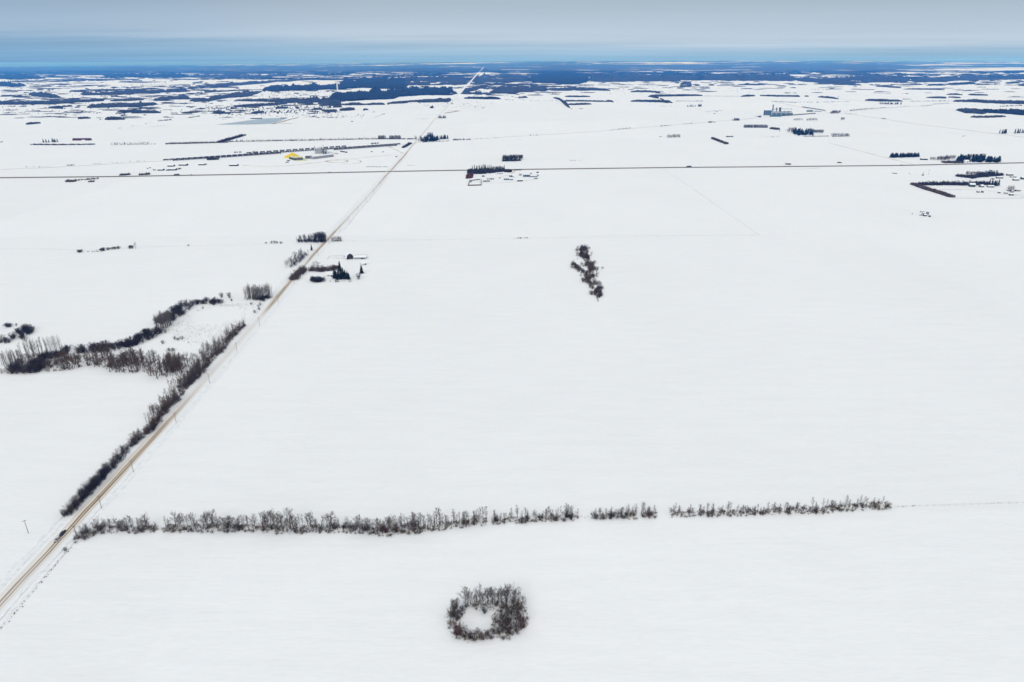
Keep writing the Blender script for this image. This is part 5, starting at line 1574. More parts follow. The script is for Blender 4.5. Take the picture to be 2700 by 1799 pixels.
# --- the farm beside the gravel road
house_p = G(*zf(420, 1150))
gable("farm_house", house_p, 10, 8, 3.2, 3.0, R(8), WHITE, ROOFSNOW, "white farmhouse with snowy gable roof beside the spruce clump", "house", windows=3)
def barn(p):
    e = empty("barn", p, R(-62))
    tag(e, "old gambrel-roofed barn with a dark gable end and snowy roof", "barn")
    prof = [(-5, -0.3), (5, -0.3), (5, 3.6), (3.9, 6.6), (0, 9.0), (-3.9, 6.6), (-5, 3.6)]
    b = MB(); b.prism(prof, -8, 8, axis='x'); b.build("wall", DARKWOOD, e)
    for s in (-1, 1):
        r_ = MB()
        r_.prism([(s * 5.4, 3.0), (s * 3.95, 6.75), (s * 4.1, 6.95), (s * 5.6, 3.1)], -8.3, 8.3, axis='x')
        r_.prism([(s * 3.95, 6.75), (0, 9.15), (0, 9.4), (s * 4.1, 6.95)], -8.3, 8.3, axis='x')
        r_.build("roof", ROOFSNOW, e)
    b = MB(); b.box((8.05, 0, 1.6), (0.1, 3.2, 3.2)); b.build("door", BROWNW, e)
    b = MB(); b.box((8.05, 0, 6.4), (0.1, 1.4, 1.4)); b.build("window", PANE, e)
barn(G(*zf(1040, 530)))
gable("barn_lean_to", G(*zf(985, 560)), 7, 6, 2.3, 1.0, R(-62), WHITE, ROOFSNOW, "low white lean-to against the left side of the old barn", "shed", door=False)
gable("long_shed", G(*zf(1450, 550)), 18.5, 7, 3.0, 1.6, R(1), PALEMET, ROOFSNOW, "long low shed with snowy roof right of the old barn", "shed", windows=5)
gable("snowy_shed", G(*zf(1550, 760)), 9, 6, 2.6, 2.0, R(38), WHITE, ROOFSNOW, "small white shed with dark eaves above the lone spruce", "shed", windows=2)

POST = mat("fence_wood", (0.11, 0.095, 0.08), 0.9, 0.3, 0.5, 0.1)
def fence(px, spacing, label, h=1.25, weeds=0.0, rails=0, wire=True, cat="fence"):
    P = [G(*q) for q in px]
    pts = resample(P, spacing)
    e = empty("fence", pts[0])
    tag(e, label, cat)
    o = pts[0]
    b = MB()
    for p in pts:
        q = p - o
        b.tube((q.x, q.y, -0.3), (q.x + random.gauss(0, 0.04), q.y, h), 0.085, 0.075, 5)
    if len(pts) > 40:
        po = b.build("post", POST, e); po['kind'] = 'stuff'
    else:
        me = None
        for p in pts:
            if me is None:
                bb = MB(); bb.tube((0, 0, -0.3), (0, 0, h), 0.085, 0.075, 5); me = bb.mesh("post", POST)
            q = p - o
            obj("post", me, e, (q.x, q.y, 0))
    if wire or rails:
        w = MB()
        for k in range(rails or 3):
            z = h * (0.35 + 0.6 * k / max(1, (rails or 3) - 1))
            for a, c in zip(pts, pts[1:]):
                w.tube((a.x - o.x, a.y - o.y, z), (c.x - o.x, c.y - o.y, z), 0.05 if rails else 0.008, None, 4, cap=False)
        w.build("rail" if rails else "wire", POST if rails else DARKST, e)
    if weeds:
        it = []
        L_ = sum((c - a).length for a, c in zip(P, P[1:]))
        V, F, off = [], [], 0
        for k in range(int(L_ * weeds)):
            i = random.randrange(len(pts) - 1)
            p = pts[i].lerp(pts[i + 1], random.random()) + Vector((random.gauss(0, 0.5), random.gauss(0, 0.5), 0)) - o
            v, f = random.choice(LOW['bush_far'])
            s = random.uniform(0.10, 0.24)
            q = v * s + np.array([p.x, p.y, 0], dtype=np.float32)
            V.append(q); F.append(f + off); off += len(v)
        me = raw_mesh("weeds", np.concatenate(V), np.concatenate(F))
        me.materials.append(TWIG)
        ob = obj("weeds", me, e)
        ob['kind'] = 'stuff'
    return e
def z5(u, v): return (u * .2551, 1300 + v * .2551)
fence([z5(-20, 1430), z5(120, 1290), z5(290, 1085), z5(470, 870), z5(650, 660), z5(740, 570)], 4.0, "post and wire fence with weeds running beside the gravel road near the cars", 1.2, 0.55)
fence([(2350, 1338), (2500, 1333), (2720, 1326)], 5.0, "wire fence carrying on right from the end of the long tree row", 1.2, 0.12)
fence([(905, 637), (1060, 634), (1200, 632.5), (1450, 628), (1600, 624), (1800, 622), (2000, 621)], 8.0, "long wire fence crossing the field below the highway, right of the road", 1.2, 0.10)
fence([(1746, 446), (1820, 493), (1882, 538), (1950, 584), (2002, 621)], 8.0, "slanting wire fence from the highway down to the long cross fence", 1.2, 0.10)
fence([(-20, 657), (120, 657), (210, 661), (400, 652), (560, 648), (690, 643)], 8.0, "wire fence along the field line left of the gravel road", 1.2, 0.07)
fence([zf(310, 600), zf(330, 530), zf(420, 480), zf(900, 460)], 3.5, "wooden rail fence of the paddock left of the old barn", 1.3, 0.1, 2)
fence([zf(520, 550), zf(700, 560), zf(840, 545)], 3.5, "short rail fence inside the paddock by the old barn", 1.3, 0.1, 2)
fence([zf(1300, 430), zf(1690, 425), zf(1700, 520)], 3.5, "rail fence of the pen behind the long shed", 1.3, 0.0, 2)
fence([(906, 610), (935, 572), (990, 507), (1020, 470)], 7.0, "fence line with weeds running along the right of the road towards the highway", 1.2, 0.16)

# --- farmyard under the spiky spruce row, just below the highway
def z9(u, v): return (1210 + u * .10195, 420 + v * .10195)
def corral(px, label, wid=1.6):
    P = [G(*z9(*q)) for q in px]
    e = empty("corral", P[0]); tag(e, label, "corral")
    o = P[0]
    for a, b_ in zip(P, P[1:]):
        m_ = (a + b_) / 2 - o
        d = b_ - a
        b = MB(); b.box((0, 0, wid / 2), (d.length, 0.5, wid))
        b.build("board_wall", BROWNW, e, (m_.x, m_.y, 0), math.atan2(d.y, d.x))
corral([(290, 545), (235, 690), (580, 680), (572, 520)], "three-sided dark board corral at the farm below the highway", 2.6)
corral([(330, 600), (300, 590), (305, 565), (390, 550), (540, 535)], "inner board pen of the dark corral", 2.2)
for (u, v, w, d, h, r_, wm, lb) in ((630, 450, 7, 5, 3.5, 4, DARKWOOD, "small dark shed under the scrub at the left of the farmyard"),
                                   (715, 575, 17, 6, 3.0, 2, DARKWOOD, "long dark open-fronted shed right of the corral"),
                                   (1580, 570, 14, 6, 3.2, 2, DARKWOOD, "long dark shed at the front right of the farmyard"),
                                   (1345, 455, 9, 7, 4.5, 0, GREYMET, "grey farm building right of the first bin row"),
                                   (1408, 468, 4, 4, 3.0, 0, PALEMET, "small pale hut beside the grey farm building"),
                                   (1590, 420, 6, 9, 5.5, 8, PALEMET, "tall pale narrow building left of the three big bins"),
                                   (1862, 385, 5, 5, 4.5, 0, PALEMET, "small square hut behind the three big bins"),
                                   (2040, 425, 5, 4, 3.0, 0, GREYMET, "small grey hut at the right end of the farmyard"),
                                   (1060, 492, 4, 4, 2.4, 0, DARKWOOD, "tiny dark hut in the middle of the farmyard"),
                                   (1990, 508, 9, 4, 2.2, -4, DARKWOOD, "low dark shed below the small bin row"),
                                   (2035, 352, 5, 4, 3, -30, DARKWOOD, "small dark hut behind the farmyard on the right")):
    gable("farm_shed", G(*z9(u, v)), w, d, h, d * 0.22, R(r_), wm, ROOFSNOW, lb, "shed", "sheds of the farm below the highway", door=w > 6, over=0.3)
for i, u in enumerate((740, 790, 838, 888)):
    grain_bin(G(*z9(u, 528)), 2.1, 3.6 if i < 2 else 4.6, GALV, "%s grain bin from the left in the left bin row" % ORD[i + 1], group="left bin row")
for i, u in enumerate((1182, 1232, 1282)):
    grain_bin(G(*z9(u, 538)), 2.3, 4.2, BINBLUE, "%s grain bin from the left in the middle bin row" % ORD[i + 1], group="middle bin row")
for i, u in enumerate((1330, 1360, 1390)):
    grain_bin(G(*z9(u, 542)), 1.5, 2.4, DARKST, "%s small dark bin from the left beside the middle bin row" % ORD[i + 1], group="small dark bins")
for i, u in enumerate((1690, 1752, 1815)):
    grain_bin(G(*z9(u, 455)), 3.3, 5.6, BINBLUE, ("left", "middle", "right")[i] + " one of the three big grain bins", group="three big bins")
for i, u in enumerate((1862, 1890, 1918, 1946, 1974, 2002, 2028)):
    grain_bin(G(*z9(u, 466)), 1.5, 3.2, GALV, "%s small bin from the left in the row right of the three big bins" % ORD[i + 1], group="small bin row")

# --- sulphur plant by the railway
def zp(u, v): return (740 + u * .0765, 370 + v * .0765)
def hall(name, px, depth, h, wall, roof, label, rise=1.5, ribs=10, cat="building"):
    a, b_ = G(*px[0]), G(*px[1])
    d = b_ - a
    w = d.length
    rz = math.atan2(d.y, d.x)
    nrm = Vector((-math.sin(rz), math.cos(rz), 0))
    e = empty(name, (a + b_) / 2 + nrm * depth / 2, rz)
    tag(e, label, cat)
    m_ = MB()
    m_.prism([(-depth / 2, -0.3), (depth / 2, -0.3), (depth / 2, h), (0, h + rise), (-depth / 2, h)], -w / 2, w / 2, axis='x')
    m_.build("wall", wall, e)
    r2 = MB()
    for s in (-1, 1):
        r2.prism([(s * (depth / 2 + 0.4), h - 0.1), (0, h + rise + 0.03), (0, h + rise + 0.4), (s * (depth / 2 + 0.4), h + 0.3)], -w / 2 - 0.4, w / 2 + 0.4, axis='x')
    r2.build("roof", roof, e)
    rib = None
    for k in range(ribs):
        if rib is None:
            bb = MB(); bb.box((0, 0, h / 2), (0.5, 0.25, h * 0.98)); rib = bb.mesh("cladding_rib", DARKST)
        obj("cladding_rib", rib, e, (-w / 2 + w * (k + 0.5) / ribs, -depth / 2 - 0.14, 0))
    return e
hall("sulphur_hall", (zp(505, 695), zp(772, 680)), 26, 8.0, GREYMET, SULDUST, "dark clad sulphur storage hall with yellow-dusted roof at the plant's left end", 2.0, 9)
hall("process_hall", (zp(300, 640), zp(500, 696)), 13, 6.5, DARKST, SULDUST, "low dark hall wing on the left below the yellow pile", 1.0, 7)
hall("middle_hall", (zp(860, 640), zp(1090, 630)), 22, 9, GREYMET, ROOFSNOW, "grey plant hall with a snowy roof in the middle", 1.5, 6)
hall("long_hall", (zp(1130, 660), zp(1830, 572)), 16, 8, PALEMET, ROOFSNOW, "long pale grey hall along the right of the plant", 1.2, 22)
def pile():
    c = G(*zp(375, 590))
    n, rr = 40, 12
    vs, fs = [(0, 10, 13)], []
    for i in range(1, rr):
        t = i / (rr - 1)
        for k in range(n):
            a = 6.2832 * k / n
            R_ = t * (22 + 3 * math.sin(a * 2 + 1) + 1.2 * math.sin(a * 5))
            z = 13 * (1 - t) ** 0.8 * (1 + 0.12 * math.sin(a * 3 + t * 4)) - (0.3 if i == rr - 1 else 0)
            vs.append((R_ * math.cos(a) - 2 * t, R_ * math.sin(a) * 1.3 + 10, z))
    for k in range(n):
        fs.append((0, 1 + k, 1 + (k + 1) % n))
    for i in range(rr - 2):
        for k in range(n):
            a = 1 + i * n + k; b_ = 1 + i * n + (k + 1) % n
            fs.append((a, a + n, b_ + n, b_))
    me = bpy.data.meshes.new("sulphur_pile")
    me.from_pydata(vs, [], fs); me.materials.append(SULPHUR); me.update()
    tag(obj("sulphur_pile", me, None, c), "bright yellow sulphur pile heaped behind the dark hall", "pile")
    pts = [G(*zp(*q)) for q in ((170, 585), (330, 560), (780, 600), (800, 640), (990, 690), (790, 720), (520, 720), (300, 660))]
    me = bpy.data.meshes.new("sulphur_ground")
    me.from_pydata([(p.x, p.y, 0.12) for p in smooth_path(pts + [pts[0]], 2)[:-1]], [], [tuple(range(len(smooth_path(pts + [pts[0]], 2)) - 1))])
    me.materials.append(SULDUST); me.update()
    tag(obj("sulphur_ground", me), kind='structure')
pile()
def tower_block():
    e = empty("prill_tower", G(*zp(1305, 455)), R(3))
    tag(e, "tall pale grey block tower at the middle of the plant", "tower")
    b = MB(); b.box((0, 0, 8.5), (20, 14, 18)); b.build("wall", PALEMET, e)
    b = MB(); b.box((0, 0, 17.9), (21, 15, 0.6)); b.build("roof", ROOFSNOW, e)
    for k in range(3):
        b = MB(); b.box((-7 + 7 * k, -7.1, 12), (3.5, 0.15, 2.2)); b.build("louvre", GREYMET, e)
    b = MB(); b.tube((-11, 3, 0), (-11, 3, 24), 1.0, 0.8, 10); b.build("stack", GREYMET, e)
tower_block()
def lattice():
    e = empty("steel_frame", G(*zp(1515, 475)), R(3))
    tag(e, "open dark steel frame with pipes right of the block tower", "frame")
    b = MB()
    for x in (-8, -2.7, 2.7, 8):
        for y in (-5, 5):
            b.box((x, y, 8), (0.7, 0.7, 16))
    for z in (4, 8, 12, 15.6):
        for y in (-5, 5):
            b.box((0, y, z), (16.6, 0.5, 0.5))
        for x in (-8, 8):
            b.box((x, 0, z), (0.5, 10.6, 0.5))
    b.build("frame", DARKST, e)
    for z in (4.3, 8.3, 12.3):
        b = MB(); b.box((0, 0, z), (14, 9, 0.25)); b.build("floor", GREYMET, e)
    b = MB(); b.tube((-4, 0, 5), (-4, 0, 11), 2.2, 2.2, 12); b.tube((3, 1, 0.2), (3, 1, 7.5), 2.8, 2.8, 12); b.build("vessel", GALV, e)
    b = MB(); b.tube((-3, 2, 0), (-3, 2, 30), 0.6, 0.45, 8); b.build("stack", DARKST, e)
lattice()
for i, u in enumerate((1660, 1730, 1800)):
    grain_bin(G(*zp(u, 455)), 2.6, 6, WHITE, "%s white silo at the right of the steel frame" % ("left", "middle", "right")[i], "silo", "white silos", "silo")
def stacked_pipes():
    bb = MB()
    for k in range(5):
        for j in range(3 if k % 2 else 2):
            bb.box((k * 2.6, 0, 0.5 + j * 0.7), (1.4, 14, 0.6))
    me = bb.mesh("plank_stack", mat("stacked_wood", (0.30, 0.17, 0.09), 0.9, 0.25, 0.3, 0.1))
    tag(obj("plank_stack", me, None, G(*zp(1860, 470)), (0, 0, R(14))), "brown stacks of timber in rows at the right end of the plant", "timber stacks")
stacked_pipes()
for i, (u, v, w, lb) in enumerate(((2090, 405, 7, "left one of three dark trailers right of the timber stacks"), (2170, 415, 9, "middle one of three dark trailers right of the timber stacks"), (2260, 430, 8, "right one of three dark trailers right of the timber stacks"))):
    gable("trailer", G(*zp(u, v)), w, 3, 3, 0.3, R(-12), DARKST, DARKST, lb, "trailer", "dark plant trailers", door=False, over=0.1)

# --- rail cars
def rail_car_mesh():
    b = MB()
    b.box((0, 0, 1.25), (15.6, 1.6, 0.5))
    n = 10
    prof = [(1.55 * math.cos(6.283 * i / n + .314), 2.95 + 1.5 * math.sin(6.283 * i / n + .314)) for i in range(n)]
    b.prism(prof, -7.6, 7.6, axis='x')
    b.tube((0, 0, 4.3), (0, 0, 4.9), 0.7, 0.7, 8)
    b.box((0, 0, 4.65), (3.2, 1.4, 0.12))
    for x in (-5.6, 5.6):
        b.box((x, 0, 0.75), (2.9, 2.1, 0.5))
        for dx in (-0.9, 0.9):
            for y in (-0.75, 0.75):
                b.tube((x + dx, y - 0.07, 0.48), (x + dx, y + 0.07, 0.48), 0.45, None, 8)
    b.box((-8.1, 0, 1.2), (0.9, 0.3, 0.3)); b.box((8.1, 0, 1.2), (0.9, 0.3, 0.3))
    return b.mesh("rail_car", [mat("tank_car_paint", (0.022, 0.021, 0.027), 0.5, 0.25, 0.3, 0.4)])
RC = rail_car_mesh()
def hopper_mesh():
    b = MB()
    b.prism([(-1.5, 1.6), (-0.8, 0.9), (0.8, 0.9), (1.5, 1.6), (1.55, 4.3), (1.1, 4.75), (-1.1, 4.75), (-1.55, 4.3)], -8.0, 8.0, axis='x')
    b.box((0, 0, 4.82), (14, 0.7, 0.14))
    for x in (-6, 6):
        b.box((x, 0, 0.6), (2.9, 2.1, 0.55))
        for dx in (-0.9, 0.9):
            for y in (-0.75, 0.75):
                b.tube((x + dx, y - 0.07, 0.48), (x + dx, y + 0.07, 0.48), 0.45, None, 8)
    return b.mesh("rail_car", [mat("hopper_paint", (0.085, 0.08, 0.082), 0.6, 0.3, 0.2, 0.3)])
HC = hopper_mesh()
def train(px, spacing, me, what, place, grp, gap_every=0):
    P = resample([G(*q) for q in px], 1.0)
    tot = sum((b_ - a).length for a, b_ in zip(P, P[1:]))
    n = int(tot // spacing)
    tot_c = np.cumsum([0] + [(b_ - a).length for a, b_ in zip(P, P[1:])])
    for k in range(n):
        s = spacing * (k + 0.5)
        i = min(len(P) - 2, max(0, int(np.searchsorted(tot_c, s)) - 1))
        d = P[i + 1] - P[i]
        p = P[i].lerp(P[i + 1], (s - tot_c[i]) / max(d.length, 1e-6))
        o = obj("rail_car", me, None, (p.x, p.y, 0.5), (0, 0, math.atan2(d.y, d.x)))
        if k == 0: lb = "leftmost %s %s" % (what, place)
        elif k == n - 1: lb = "rightmost %s %s" % (what, place)
        elif k < 30: lb = "%s %s from the left %s" % (ORD[k + 1], what, place)
        else: lb = "%s %s from the right %s" % (ORD[n - k], what, place)
        tag(o, lb, "rail car", grp)
train([(430, 424.2), (650, 409.6), (860, 395.2), (1064, 380.6)], 17.0, RC, "black tank car", "in the long middle train", "tank cars of the middle train")
train([(648, 406.3), (780, 397), (916, 387.4)], 22.0, HC, "grey hopper car", "in the spaced back train", "hopper cars of the back train")
train([(880, 397), (960, 391.2), (1058, 384.3)], 17.0, RC, "black tank car", "in the short front train by the road", "tank cars of the front train")
train([(455, 425.2), (600, 416), (742, 405.8)], 17.5, RC, "black tank car", "in the front train left of the plant", "tank cars of the left front train")

# --- red barn on the left
e = gable("long_barn", G(217, 370.5), 68, 13, 5.0, 3.4, R(2), MAROON, MAROON, "long maroon barn standing alone on the left fields", "barn", windows=0)
b = MB(); b.box((8, -6.6, 1.4), (14, 0.6, 2.8)); b.build("snowbank", ROOFSNOW, e)

# --- grain terminal on the right
def zt(u, v): return (1980 + u * .085, 270 + v * .085)
def terminal():
    e = empty("grain_terminal", G(*zt(840, 430)), R(1.5))
    tag(e, "blue-grey steel grain terminal of many bins and towers", "grain terminal")
    o = G(*zt(840, 430))
    c1 = math.cos(R(-1.5)); s1 = math.sin(R(-1.5))
    def loc(u, v):
        q = G(*zt(u, v)) - o
        return (q.x * c1 - q.y * s1, q.x * s1 + q.y * c1, 0)
    def part_bin(p, r, h, m):
        b = MB(); b.tube((0, 0, -0.3), (0, 0, h), r, r, 16); o_ = b.build("bin", m, e, p)
        c = MB(); c.cone((0, 0, h), r * 1.03, r * 0.5, 16); c.build("bin_roof", ROOFSNOW, o_)
    for k in range(4):
        part_bin(loc(440 + k * 52, 402), 5.2, 26, BINBLUE)
    for k in range(14):
        part_bin(loc(640 + k * 48, 432 - k * 1.6), 4.4, 17 if k < 6 else 16 - 0.1 * k, BINBLUE if k % 3 else GALV)
    for k in range(10):
        part_bin(loc(660 + k * 62, 405 - k * 1.2), 5.0, 20, GALV if k % 2 else BINBLUE)
    for (u, v, h, w, m) in ((655, 395, 52, 5, BINBLUE), (772, 395, 36, 4, DARKST), (880, 400, 38, 8, DARKST)):
        b = MB(); b.box((0, 0, h / 2), (w, w, h)); b.box((0, 0, h + 1), (w + 2, w + 2, 2.5)); b.build("leg_tower", m, e, loc(u, v))
    b = MB()
    b.box((0, 0, 31), (110, 2.5, 2.2))
    for k in range(6):
        b.box((-50 + 20 * k, 0, 15), (0.7, 0.7, 31))
    b.build("conveyor", PALEMET, e, loc(960, 390))
    b = MB(); b.box((0, 0, 3.5), (60, 9, 7)); b.build("loading_shed", TEAL, e, loc(760, 448))
    b = MB(); b.box((0, 0, 13), (2, 8, 26)); b.build("stair_tower", BROWNW, e, loc(400, 402))
terminal()
gable("teal_shed", G(2134.5, 295), 32, 13, 6, 2.5, R(-2), TEAL, TEAL, "long dark teal shed right of the grain terminal", "shed", door=False)
gable("teal_lean_to", G(2155, 294.6), 44, 8, 3.5, 1, R(-2), GREYMET, ROOFSNOW, "low grey shed joined to the right of the teal shed", "shed", door=False)
train([(2062, 307.0), (2110, 303.4), (2153, 300.2)], 17.0, HC, "dark rail car", "in front of the grain terminal", "rail cars in front of the terminal")
train([(2115, 283.2), (2147, 288), (2179, 293.2)], 17.0, RC, "dark rail car", "on the slanting siding behind the teal shed", "rail cars on the slanting siding")
gable("field_hut", G(2003, 309.5), 10, 7, 4, 1.5, 0.2, DARKWOOD, DARKWOOD, "dark hut in front of the left end of the grain terminal", "hut", door=False)

# --- right farm
gable("green_barn", G(2562, 492.5), 12, 10, 5.5, 3, R(-12), GREENROOF, ROOFSNOW, "green barn with snowy roof in front of the back hedge", "barn")
gable("farm_house", G(2587, 493.5), 9, 8, 3.2, 2.6, R(20), GREYMET, ROOFSNOW, "small grey farmhouse right of the green barn", "house", windows=2)
for (x, y, w, d, h, rz, m_, lb) in ((2611, 494, 14, 7, 3, -6, GREYMET, "low snowy shed below the dark spruces of the right farm"), (2579, 507.5, 6, 4, 2.5, 0, DARKWOOD, "dark hut left in the right farm's lower yard"), (2590, 507.8, 4, 4, 3, 20, DARKWOOD, "small dark hut next to the left hut of the lower yard"),
                                  (2666, 515.5, 9, 4, 3, 0, DARKWOOD, "dark shed at the bottom of the right farm's yard"), (2668, 507.5, 6, 4, 3, 15, GREYMET, "small shed under the tall bare bush of the right farm"), (2662, 463, 16, 6, 3.5, 0, BROWNW, "long brown shed right of the upper tree belt"),
                                  (2635, 470.5, 16, 6, 3, -3, DARKWOOD, "long dark shed below the upper tree belt"), (2671, 467.8, 15, 5, 2.5, 2, GREYMET, "low grey shed right of the dark one by the upper belt"), (2618, 473, 5, 4, 2.5, 0, DARKWOOD, "tiny dark hut left of the long dark shed"),
                                  (2678, 476, 14, 6, 3, 3, GREENROOF, "low green shed at the right edge of the farm"), (2697, 473, 10, 8, 4.5, -5, GREENROOF, "green building cut by the right edge of the picture"), (2634, 509.5, 5, 3, 2.4, 0, DARKWOOD, "tiny dark hut in the middle of the lower yard"), (2652, 510.5, 8, 3, 2.2, 0, DARKWOOD, "low dark hut left of the bottom shed")):
    gable("farm_shed", G(x, y), w, d, h, d * 0.25, R(rz), m_, ROOFSNOW, lb, "shed", "sheds of the right farm", door=w > 8, over=0.3)
fence([(2518, 520), (2560, 523), (2720, 523)], 6, "wire fence along the front of the right farm", 1.2, 0.1)
fence([(2450, 501), (2500, 500.8), (2538, 500)], 6, "wire fence inside the right farm's hedge", 1.2, 0.2)
gable("farm_house", G(2547, 428.5), 13, 9, 4, 3, R(-4), WHITE, ROOFSNOW, "white house with snowy roof among the dark spruces by the highway", "house", windows=3)
gable("long_shed", G(2435.5, 421.8), 20, 7, 4, 1.2, R(-2), DARKWOOD, ROOFSNOW, "long dark shed between the two spruce groves by the highway", "shed")
gable("field_hut", G(2078, 434), 14, 8, 4, 1.6, R(-8), DARKWOOD, ROOFSNOW, "dark hut on the lease beside the highway", "hut", door=False)

# --- oil well site in the right field
def pumpjack(p):
    e = empty("pumpjack", p, R(12))
    tag(e, "black oil pumpjack alone in the right field", "pumpjack")
    b = MB(); b.box((0, 0, 0.3), (11, 2.2, 0.6)); b.build("base", DARKST, e)
    b = MB()
    for s in (-1, 1):
        b.tube((-2.2, s * 1.2, 0.6), (-0.6, 0, 6.6), 0.22, None, 6); b.tube((1.2, s * 1.2, 0.6), (-0.6, 0, 6.6), 0.22, None, 6)
    b.build("samson_post", DARKST, e)
    b = MB(); b.prism([(-5.4, 7.4), (4.8, 6.2), (4.8, 6.9), (-5.4, 8.1)], -0.25, 0.25); b.build("walking_beam", DARKST, e)
    b = MB(); b.prism([(-5.2, 6.0), (-5.9, 6.2), (-6.3, 7.4), (-6.0, 8.9), (-5.2, 9.0)], -0.3, 0.3); b.build("horse_head", DARKST, e)
    b = MB(); b.box((3.6, 0, 2.3), (2.2, 1.8, 2.6)); b.tube((3.6, -1.1, 2.2), (3.6, 1.1, 2.2), 1.5, None, 10); b.build("crank_weight", DARKST, e)
    b = MB(); b.tube((-6.05, 0, 0), (-6.05, 0, 6.1), 0.08, None, 5); b.build("polished_rod", GALV, e)
pumpjack(G(2431, 568))
def well_tank(x, y, r, h, m_, lb):
    e = empty("well_tank", G(x, y)); tag(e, lb, "tank", "tanks of the oil site")
    b = MB(); b.tube((0, 0, -0.2), (0, 0, h), r, None, 14); b.build("shell", m_, e)
    b = MB(); b.cone((0, 0, h), r * 1.02, r * 0.25, 14); b.build("lid", ROOFSNOW, e)
well_tank(2451, 572, 2.0, 3.0, DARKST, "low dark tank right of the pumpjack")
well_tank(2446.5, 567.5, 1.5, 6.5, GALV, "right one of two tall tanks behind the pumpjack")
well_tank(2442.5, 567.0, 1.5, 6.5, GALV, "left one of two tall tanks behind the pumpjack")
gable("well_hut", G(2438.5, 570), 6, 4, 2.6, 1.2, R(5), DARKST, ROOFSNOW, "small dark hut in front of the pumpjack tanks", "hut", door=False)
def marker(x, y, lb):
    e = empty("well_marker", G(x, y)); tag(e, lb, "marker")
    b = MB(); b.tube((0, 0, -0.2), (0, 0, 2.2), 0.1, None, 6); b.build("post", DARKST, e)
    b = MB(); b.box((0, 0, 1.7), (1.8, 0.3, 1.4)); b.build("box", DARKST, e)
marker(2405, 566, "small dark box on a post left of the pumpjack")
for (x, y, lb) in ((2352, 458.5, "leftmost small well structure below the highway"), (2360, 458, "second small well structure below the highway"), (2434, 458, "dark upright well head below the highway"), (2398, 459, "faint small well structure left of the upright well head"), (2450, 451, "small well box near the highway, right of the upright one"), (2448, 459, "small well structure right of the upright well head")):
    marker(x, y, lb)
def wellhead(x, y):
    e = empty("well_tower", G(x, y)); tag(e, "dark thin well tower below the highway on the right", "tower")
    b = MB(); b.tube((0, 0, 0), (0, 0, 8.5), 0.5, 0.25, 6); b.build("mast", DARKST, e)
    b = MB(); b.box((0, 0, 1.2), (4, 3, 2.4)); b.build("hut", DARKST, e)
wellhead(2433, 463)
gable("field_hut", G(2360, 458), 9, 4, 2, 0.8, 0, DARKST, ROOFSNOW, "low snowy hut among the well structures below the highway", "hut", door=False)

# --- things far off: chimney, refinery, plant, houses
def chimney(x, y, h, r, m_, lb):
    e = empty("chimney", G(x, y)); tag(e, lb, "chimney")
    b = MB(); b.tube((0, 0, 0), (0, 0, h), r, r * 0.85, 12); b.build("shaft", m_, e)
    b = MB(); b.tube((0, 0, h), (0, 0, h + 4), r * 1.25, r * 1.25, 12); b.build("rim", m_, e)
chimney(890, 237.5, 72, 8, mat("white_concrete", (0.66, 0.68, 0.68), 0.7, 0.08, 0.05, 0.2), "tall white chimney standing in front of the dark spruce wood")
def refinery(x0, x1, y, n, hmin, hmax, m_, lb, w=10):
    c = G((x0 + x1) / 2, y)
    e = empty("refinery", c); tag(e, lb, "refinery")
    for k in range(n):
        x = x0 + (x1 - x0) * (k + random.uniform(0.2, 0.8)) / n
        p = G(x, y + random.uniform(-0.6, 0.3)) - c
        h = random.uniform(hmin, hmax)
        b = MB(); b.tube((0, 0, 0), (0, 0, h), w * 0.30, w * 0.2, 8); b.build("column", m_, e, (p.x, p.y, 0))
    for k in range(max(3, n // 2)):
        x = x0 + (x1 - x0) * (k + random.uniform(0.2, 0.8)) / max(3, n // 2)
        p = G(x, y + random.uniform(-0.6, 0.3)) - c
        b = MB(); b.box((0, 0, 7), (random.uniform(25, 70), 22, random.uniform(12, 20))); b.build("process_block", m_, e, (p.x, p.y, 0))
refinery(0, 64, 227, 11, 35, 85, DARKST, "refinery with thin dark stacks at the far left edge", 12)
refinery(365, 455, 229, 9, 18, 55, PALEMET, "pale plant with domes and thin stacks in the far left valley")
refinery(470, 496, 226, 4, 15, 30, PALEMET, "small pale plant right of the domed one")
chimney(106, 231, 78, 2.5, PALEMET, "thin lone mast right of the left refinery")
for k, (x, y, r) in enumerate(((395, 229.5, 30), (385, 230, 24), (412, 229, 26))):
    e = empty("storage_tank", G(x, y)); tag(e, ("middle", "left", "right")[k] + " one of three white storage tanks at the pale plant", "tank", "white tanks of the pale plant")
    b = MB(); b.tube((0, 0, 0), (0, 0, 16), r, None, 20); b.build("shell", WHITE, e)
    b = MB(); b.cone((0, 0, 16), r, 4, 20); b.build("roof", ROOFSNOW, e)
gable("far_shed", G(362, 213.2), 150, 40, 9, 3, 0, DARKST, DARKST, "long dark low shed in the far left valley above the pale plant", "shed", door=False)
